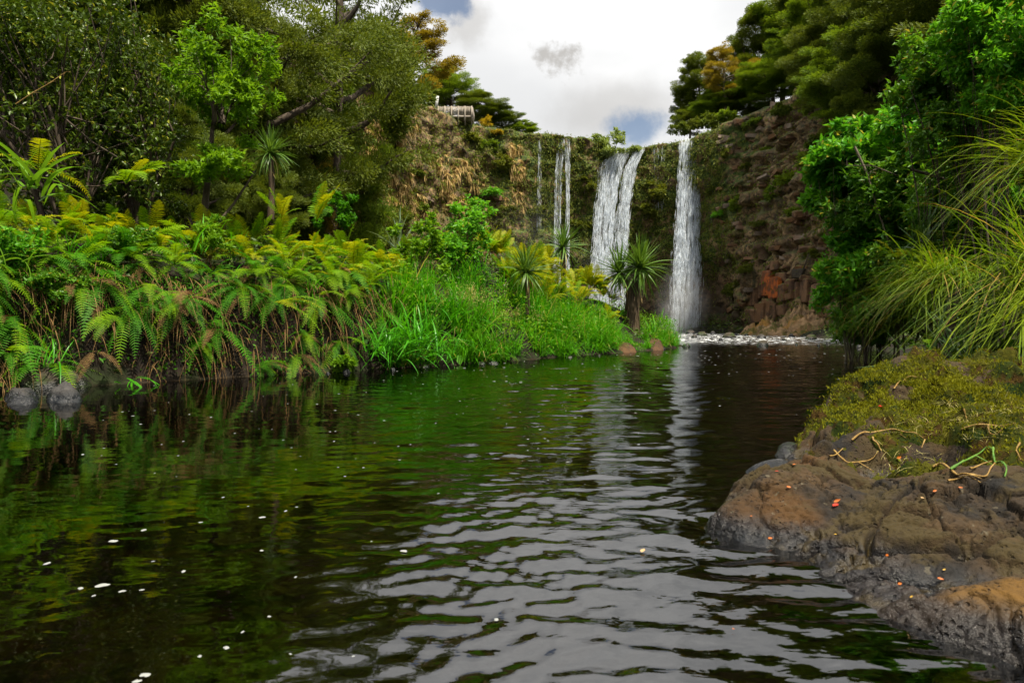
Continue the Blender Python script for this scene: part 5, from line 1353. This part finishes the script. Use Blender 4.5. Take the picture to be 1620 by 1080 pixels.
# toetoe: hundreds of thin arching blades
def toetoe(label, px, py, d, L, n, az0, azs, w=.034, seed=0, spread=.25, elo=.35, mat='toetoe'):
    r = np.random.default_rng(seed); b_ = P(px, py, d); g = Geo()
    a = az0 + r.normal(0, azs, n); el = r.uniform(elo, 1.45, n)
    dv = np.c_[np.cos(a) * np.cos(el), np.sin(a) * np.cos(el), np.sin(el)]
    blades(g, np.c_[r.normal(0, spread, (n, 2)), r.uniform(-.1, .2, n)], dv, L * r.uniform(.6, 1.15, n), w * r.uniform(.7, 1.4, n), r.uniform(.35, 1.0, n), 6, p=1.6)
    e = T('toetoe', label, 'grass clump', b_)
    O('blades', g.mesh('blades', M[mat]), e, kind='stuff'); return e
toetoe('largest golden toetoe grass drooping in from the right edge', 1690, 470, 9.4, 2.8, 430, R(185), .7, seed=1)
toetoe('upper toetoe grass with bright arching blades at the right edge', 1710, 280, 10.5, 2.6, 320, R(185), .6, seed=2)
toetoe('toetoe grass sweeping down to the water under the dense bright bush', 1445, 470, 17.5, 2.0, 380, R(205), .8, seed=3, elo=.1, w=.02)
toetoe('lower golden toetoe fringe at the right edge above the mossy mound', 1700, 500, 8.6, 1.8, 300, R(190), .9, seed=4, elo=.05)
toetoe('dull toetoe clump behind the dark flax', 1500, 450, 13.5, 1.8, 320, R(200), .9, seed=5, elo=.2)
toetoe('toetoe hanging over the rocks at the far end of the right bank', 1375, 500, 21, 1.7, 280, R(210), .8, seed=6, elo=.0, w=.022)

# ------------------------------------------------------------------ grass and weeds of the point
def on_point(n):
    out = []
    while sum(len(o) for o in out) < n:
        x = rng.uniform(-5, 10, n * 3); y = rng.uniform(16, 42, n * 3)
        dR = sdist(x, y, RIVER); line = (x + 5) * .9 + 16
        k = (dR > .05) & (dR < 2.5 + .8 * (x > 6)) & (x > -3.4) & (y < 40) & ~((np.abs(x - 5.6) < .45) & (y > 29) & (y < 32))
        k &= rng.random(n * 3) < np.exp(-dR * .25)
        out.append(np.c_[x[k], y[k]])
    return np.concatenate(out)[:n]
n = 34000; xy = on_point(n); xy = xy[vn(np.c_[xy * 1.3 + 11, np.zeros(n)]) + .5 * vn(np.c_[xy * 3.1, np.zeros(n)]) > .02]; n = len(xy); z = zt(xy[:, 0], xy[:, 1]); g = Geo()
hv_ = .85 + .9 * vn(np.c_[xy * .9, np.zeros(n)]) + .4 * vn(np.c_[xy * 2.7, np.zeros(n)])
dv = np.c_[rng.normal(0, .45, n), rng.normal(-.12, .45, n), np.ones(n)]
blades(g, np.c_[xy, z - .03], dv, rng.uniform(.45, 1.1, n) * np.clip(hv_, .2, 2) * 1.25 * (1 - .4 * smooth(3, 5, xy[:, 0])) * np.where((np.abs(xy[:, 0] / xy[:, 1] - .176) < .02) & (xy[:, 1] < 32), .35, 1), rng.uniform(.014, .05, n), rng.uniform(.1, .9, n), 3)
O('grass', g.mesh('grass', M['grass']), kind='stuff')
n = 9000; xy = on_point(n); xy = xy[~((np.abs(xy[:, 0] / xy[:, 1] - .176) < .022) & (xy[:, 1] < 32))]; n = len(xy); z = zt(xy[:, 0], xy[:, 1]); g = Geo()
msk = vn(np.c_[xy * .8 + 40, np.zeros(n)]) > -.1; xy = xy[msk]; z = z[msk]; n = len(xy)
leaves(g, np.c_[xy, z + rng.random(n) ** 1.4 * 1.2], sphere_dirs(n) + [0, -.2, .3], rng.uniform(.08, .2, n), rng.uniform(.03, .07, n))
O('leafy_weeds', g.mesh('leafy_weeds', M['bright']), kind='stuff')
# low growth of the fern bank floor and the right bank edge
g = Geo(); n = 14000
x = rng.uniform(-14, 0, n); y = rng.uniform(9, 27, n); k = (sdist(x, y, RIVER) > .1) & (sdist(x, y, GORGE) < 1); x, y = x[k], y[k]
leaves(g, np.c_[x, y, zt(x, y) + rng.random(len(x)) * .5], sphere_dirs(len(x)), rng.uniform(.08, .2, len(x)), rng.uniform(.04, .09, len(x)))
x = rng.uniform(5, 24, n); y = rng.uniform(8, 50, n); k = (sdist(x, y, RIVER) > .15) & (sdist(x, y, GORGE) < 1) & ~((x < 8.2) & (y < 9.4)); x, y = x[k], y[k]
leaves(g, np.c_[x, y, zt(x, y) + rng.random(len(x)) * .7], sphere_dirs(len(x)), rng.uniform(.1, .24, len(x)), rng.uniform(.05, .1, len(x)))
O('ground_cover', g.mesh('ground_cover', M['shade']), kind='stuff')
# pale seeding grass
def seedgrass(px, py, d, n, H, lb, seed):
    r = np.random.default_rng(seed); b_ = P(px, py, d); g = Geo(); gs_ = Geo()
    xy_ = r.normal(0, .35, (n, 2)); tip = np.c_[xy_ * 1.5, H * r.uniform(.7, 1.1, n)]
    blades(g, np.c_[xy_, np.zeros(n)], tip - np.c_[xy_, np.zeros(n)], np.linalg.norm(tip - np.c_[xy_, np.zeros(n)], axis=1), .012, 0.02, 3)
    j = np.repeat(np.arange(n), 26); m = len(j)
    leaves(gs_, tip[j] + r.normal(0, .06, (m, 3)) * [1, 1, 1.8], r.normal(0, 1, (m, 3)) + [0, 0, .6], r.uniform(.03, .07, m), r.uniform(.012, .02, m))
    e = T('seeding_grass', lb, 'grass clump', b_); O('stalks', g.mesh('stalks', M['seed']), e, kind='stuff'); O('seed_heads', gs_.mesh('seed_heads', M['seed']), e, kind='stuff')
seedgrass(742, 520, 21, 42, 1.15, 'pale cream seeding grass above the green sedge on the point', 1)
seedgrass(795, 530, 22.5, 30, .75, 'shorter pale seeding grass right of the taller cream one', 2)
# two big leaves low at the water
for i, (px, py, d, s, lb) in enumerate(((752, 527, 19.6, .36, 'broad pale green dock leaf standing above the waterline'), (726, 553, 19.4, .32, 'broad dark green dock leaf hanging at the waterline'))):
    g = Geo(); t = np.linspace(0, 1, 9); w = .28 * s * np.sin(PI * t ** .8) ** .8 + .004
    c = np.stack([0 * t, 0 * t, s * t], -1)
    V = np.stack([c - np.c_[w, .25 * w, 0 * t], c, c + np.c_[w, -.25 * w, 0 * t]], 1).reshape(-1, 3)
    g.add(V, grid_faces(9, 3)); T('dock_leaf', lb, 'leaf', P(px, py + 8, d), None, g.mesh('dock_leaf', M['bush'], True), (R(25), R(30 if i == 0 else 170), 0))

# ------------------------------------------------------------------ small things on the near rocks
def rhit(px, py):
    d = ray(px, py).normalized(); best = None
    for b_ in ROCKS:
        h = b_.ray_cast(CAM, d)
        if h[0] is not None and (best is None or h[3] < best[3]): best = h
    if best is None or best[3] > 14:
        w = PW(px, py, .006); return w, Vector((0, 0, 1))
    return best[0], best[1]
def C2(x, y): return 1300 + x / 4.909, 560 + y / 4.909
stems = [([(235, 690), (310, 640), (390, 620), (480, 616), (560, 615), (650, 618), (720, 630), (790, 690)], 'stem', 'long arched golden stem lying across the middle of the mossy mound'),
         ([(90, 780), (140, 820), (200, 858), (280, 875), (350, 855), (400, 820), (440, 790)], 'stem', 'curved golden stem like a shallow bowl at the front left of the mossy mound'),
         ([(470, 50), (515, 90), (560, 130), (595, 165), (620, 200), (660, 230), (695, 250)], 'stem', 'straight pale stem at the far tip of the mossy mound'),
         ([(560, 290), (570, 265), (600, 240), (640, 225), (645, 200), (690, 196), (740, 200)], 'stem', 'forked golden stem under the straight pale one at the mound tip'),
         ([(395, 655), (400, 690), (430, 725), (455, 750), (465, 775)], 'stem', 'short stem branching down from the long arched one'),
         ([(865, 885), (930, 880), (1000, 930), (1050, 955), (1100, 972), (1190, 975), (1280, 970), (1310, 930), (1345, 880)], 'stem', 'looped golden stem in front of the dark hollow on the mound'),
         ([(1000, 920), (1100, 880), (1170, 845), (1230, 790), (1290, 752), (1330, 760)], 'stemgreen', 'green runner stem arching over the dark hollow'),
         ([(1330, 760), (1330, 800), (1345, 860), (1400, 870), (1440, 925), (1420, 965)], 'stemgreen', 'green runner stem dropping to the front of the mound'),
         ([(1150, 940), (1190, 900), (1240, 878), (1320, 882)], 'stem', 'short golden stem inside the green loop'),
         ([(1540, 720), (1505, 755), (1520, 800), (1545, 855)], 'stem', 'hooked pale stem at the right of the mossy mound'),
         ([(980, 1003), (1060, 992), (1150, 985), (1240, 988)], 'stem', 'golden stem lying along the front edge of the moss'),
         ([(1090, 592), (1190, 580), (1280, 578), (1390, 572), (1505, 570)], 'stem', 'long straight stem lying at the back right of the mound'),
         ([(800, 680), (795, 715), (775, 745)], 'stem', 'stub of stem at the right end of the long arched one'),
         ([(60, 825), (110, 815), (165, 740)], 'stem', 'small forked stem at the left edge of the moss'),
         ([(1290, 590), (1300, 640), (1360, 640), (1420, 600)], 'stem', 'thin stem hooked below the long straight one'),
         ([(1100, 455), (1120, 490), (1125, 530)], 'stem', 'short upright straw stem in the middle of the mound')]
for k_, (pts, mt, lb) in enumerate(stems):
    w = []
    for i, (a, b_) in enumerate(pts):
        h, nn = rhit(*C2(a, b_)); w.append(np.array(h) + [0, 0, .026 + .016 * math.sin(i * 2.1 + k_)])
    # keep neighbours from jumping in depth
    w = np.array(w)
    for i in range(1, len(w)):
        if abs(w[i, 1] - w[i - 1, 1]) > .8: w[i] = w[i - 1] + (w[i] - w[i - 1]) * .15
    u = np.linspace(0, len(w) - 1, len(w) * 3); wi = np.stack([np.interp(u, np.arange(len(w)), w[:, j]) for j in range(3)], -1)
    wi[1:-1] = (wi[:-2] + wi[1:-1] * 2 + wi[2:]) / 4
    c = wi[0].copy(); g = Geo(); rad = np.linspace(.008, .0035, len(wi)) * (1 + .25 * np.sin(np.arange(len(wi)) * 1.7))
    tube(g, wi - c, rad * (.8 if len(pts) < 5 else 1), 6)
    if len(pts) > 5:
        m = len(wi) // 2; tube(g, [wi[m] - c, wi[m] - c + [.05, -.03, -.03], wi[m] - c + [.09, -.07, -.06]], [.005, .004, .002], 5)
    T('dry_stem' if mt == 'stem' else 'green_stem', lb, 'stem', c, None, g.mesh('dry_stem', M[mt], True))
# straw wisps on the mound (too fine to count)
g = Geo(); n = 300; ps = []
for i in range(n):
    cx_, cy_, s_ = ((1000, 400, 26), (1110, 500, 60), (1430, 430, 90), (700, 560, 120), (1300, 600, 160), (600, 800, 150))[i % 6]
    h, nn = rhit(*C2(cx_ + rng.normal(0, s_), cy_ + rng.normal(0, s_ * .35))); ps.append(tuple(h))
ps = np.array(ps); ps[:, 2] += .01
blades(g, ps, np.c_[rng.normal(0, 1, (n, 2)), rng.uniform(0, .7, n)], rng.uniform(.06, .2, n), .006, .3, 3)
O('dry_straw', g.mesh('dry_straw', M['seed']), kind='stuff')
LEAFM = {}
for mt in ('red', 'orange', 'yellow', 'pale'):
    g = Geo(); t = np.linspace(0, 1, 7); w = .20 * np.sin(PI * t ** .85) ** .9 + .005
    c = np.stack([t - .5, 0 * t, .18 * (t - .4) ** 2], -1)
    V = np.stack([c + np.c_[0 * t, -w, w * .45], c, c + np.c_[0 * t, w, w * .45]], 1).reshape(-1, 3)
    LEAFM[mt] = g.add(V, grid_faces(7, 3)).mesh('fallen_leaf', M[mt], True)
def C8(x, y): return 1060 + x / 2.843, 700 + y / 2.843
fl = [(745, 285, 26, 'red', 'bright red fallen leaf in the cleft between the brown lobe and cracked boulder'), (752, 262, 18, 'orange', 'orange leaf tip just above the red fallen leaf'), (445, 432, 16, 'orange', 'orange leaf at the waterline below the brown lobe'),
      (745, 418, 10, 'yellow', 'tiny yellow leaf on the cracked boulder'), (650, 665, 15, 'orange', 'curled orange leaf caught at the edge of the water'), (432, 522, 11, 'pale', 'pale leaf washed up left of the curled orange one'),
      (1190, 215, 12, 'orange', 'orange leaf at the back of the cracked boulder'), (1302, 200, 10, 'orange', 'small orange leaf right of the other one at the moss edge'), (1090, 697, 9, 'yellow', 'yellow leaf on the rim of the golden boulder'),
      (1218, 610, 14, 'orange', 'narrow orange leaf stuck in the crack behind the golden boulder'), (1025, 637, 16, 'orange', 'flat orange leaf on the wet side of the cracked boulder'), (978, 505, 14, 'orange', 'upright orange leaf in the long crack'),
      (1240, 575, 9, 'yellow', 'yellow leaf above the narrow orange one'), (540, 203, 14, 'orange', 'tan orange leaf on top of the brown lobe'), (558, 100, 9, 'orange', 'tiny orange leaf at the far end of the brown lobe'), (480, 133, 11, 'red', 'reddish leaf on the slate blue stone'),
      (1025, 67, 18, 'orange', 'oval orange leaf lying in the moss'), (365, 335, 8, 'orange', 'tiny orange leaf low on the brown lobe'), (1140, 255, 18, 'pale', 'pale lichen coloured leaf on the cracked boulder'), (235, 500, 8, 'yellow', 'yellow leaf afloat off the brown lobe'),
      (285, 845, 8, 'orange', 'orange leaf afloat left of the golden boulder'), (522, 685, 6, 'orange', 'tiny orange leaf under water near the curled one')]
frn = np.random.default_rng(4)
for (a, b_, s, mt, lb) in fl:
    h, nn = rhit(*C8(a, b_)); L = s / 2.843 * 1.6 / FPX * math.hypot(h.y, h.x)
    T('fallen_leaf', lb, 'leaf', h + nn * .008, None, LEAFM[mt], (nn.to_track_quat('Z', 'Y').to_euler().x * .7 + frn.normal(0, .2), frn.normal(0, .25), frn.uniform(-.6, .6)), L)
h = PW(1017, 871, .004); T('fallen_leaf', 'large pale tan leaf floating in the sky reflection', 'leaf', h, None, LEAFM['pale'], (0, 0, R(65)), .062)
h = PW(1350, 700); h, nn = rhit(1394, 643)
T('fallen_leaf', 'dark red leaf in the hollow at the tip of the mound', 'leaf', h + nn * .01, None, LEAFM['red'], (.3, 0, .4), .07)

# ------------------------------------------------------------------ foam on the water
m, t, out = newmat('foam_white'); b_ = pbsdf(t, (.24, .25, .24), .6, .3); t.links.new(b_.outputs[0], out.inputs[0]); M['foam'] = m
def foam_disc(seed):
    r = np.random.default_rng(seed); k = 12; th = np.arange(k) / k * 2 * PI; rad = 1 + .25 * np.sin(th * 2 + r.uniform(0, 6)) + r.normal(0, .16, k)
    V = np.concatenate([np.c_[np.cos(th) * rad, np.sin(th) * rad, 0 * th], np.c_[np.cos(th) * rad * .7, np.sin(th) * rad * .7, 0 * th + .22], [[0, 0, .3]]])
    g = Geo(); j = np.arange(k); j2 = (j + 1) % k
    g.add(V, np.stack([j, j2, k + j2, k + j], -1)); g.F.append((np.stack([k + j, k + j2, 0 * j + 2 * k], -1), 0)); return g
FD_ = [foam_disc(i).mesh('foam_fleck', M['foam'], True) for i in range(4)]
flk = [(330, 658, 24), (363, 517, 17), (460, 482, 12), (150, 589, 13), (393, 677, 13), (258, 668, 12), (455, 673, 9), (588, 614, 12), (838, 547, 10), (840, 441, 13), (643, 457, 8), (915, 421, 9), (715, 377, 7), (725, 858, 14), (640, 885, 10), (777, 808, 9),
       (862, 758, 9), (465, 945, 20), (440, 965, 16), (265, 240, 8), (1295, 549, 17), (1590, 768, 13), (1317, 471, 11), (947, 632, 8), (450, 143, 6), (676, 121, 6), (752, 172, 5), (587, 198, 5), (1164, 282, 7), (1105, 310, 6), (1405, 365, 7), (1070, 198, 7), (950, 408, 6), (795, 406, 5), (300, 692, 8), (490, 582, 6), (1190, 518, 5), (1132, 885, 8), (1002, 858, 7), (930, 878, 7)]
spl = {0: 'largest white foam fleck on the dark water at lower left', 17: 'white foam patch cut by the bottom edge of the picture', 20: 'oval foam fleck just left of the ring ripples', 21: 'foam fleck alone in the grey sky reflection'}
for i, (a, b_, w) in enumerate(flk):
    p = PW(a / 2.025, 600 + b_ / 2.025, .001); s = w * .66 / 2.025 / FPX * p.length
    T('foam_fleck', spl.get(i, 'small white foam fleck drifting on the dark water'), 'foam', p, None if i in spl else 'foam flecks on the dark water', FD_[i % 4], (0, 0, frn.uniform(0, 6)), (s, s * .95, s * .5))
g = Geo(); n = 340
base = foam_disc(9); bV = base.V[0]; bF = [f for f, _ in base.F]
pp = []
for i in range(n):
    k_ = i % 4
    if k_ == 0: q_ = PW(rng.uniform(150, 1100), rng.uniform(600, 760))
    elif k_ == 1: q_ = PW(rng.normal(880, 150), 575 + abs(rng.normal(0, 55)))  # mid-water flecks: foam, and painted stand-ins for sky glints on ripples
    elif k_ == 2: q_ = PW(rng.uniform(1060, 1440), 553 + abs(rng.normal(0, 28)))
    else: q_ = PW(rng.normal(950, 190), rng.uniform(556, 590))
    pp.append(tuple(q_))
pp = np.array(pp); ok = (sdist(pp[:, 0], pp[:, 1], RIVER) < -.3) & (pp[:, 1] < 40); pp = pp[ok]
for q_ in pp:
    s = rng.uniform(.3, 1.3) * .0016 * q_[1] ** .9
    off0 = g.n; V = bV * [s * rng.uniform(1, 2.2), s, s * .5] + [q_[0], q_[1], .002]
    g.add(V, bF[0]); g.F.append((bF[1] + off0, 0))
O('foam', g.mesh('foam', M['foam'], True), kind='stuff')
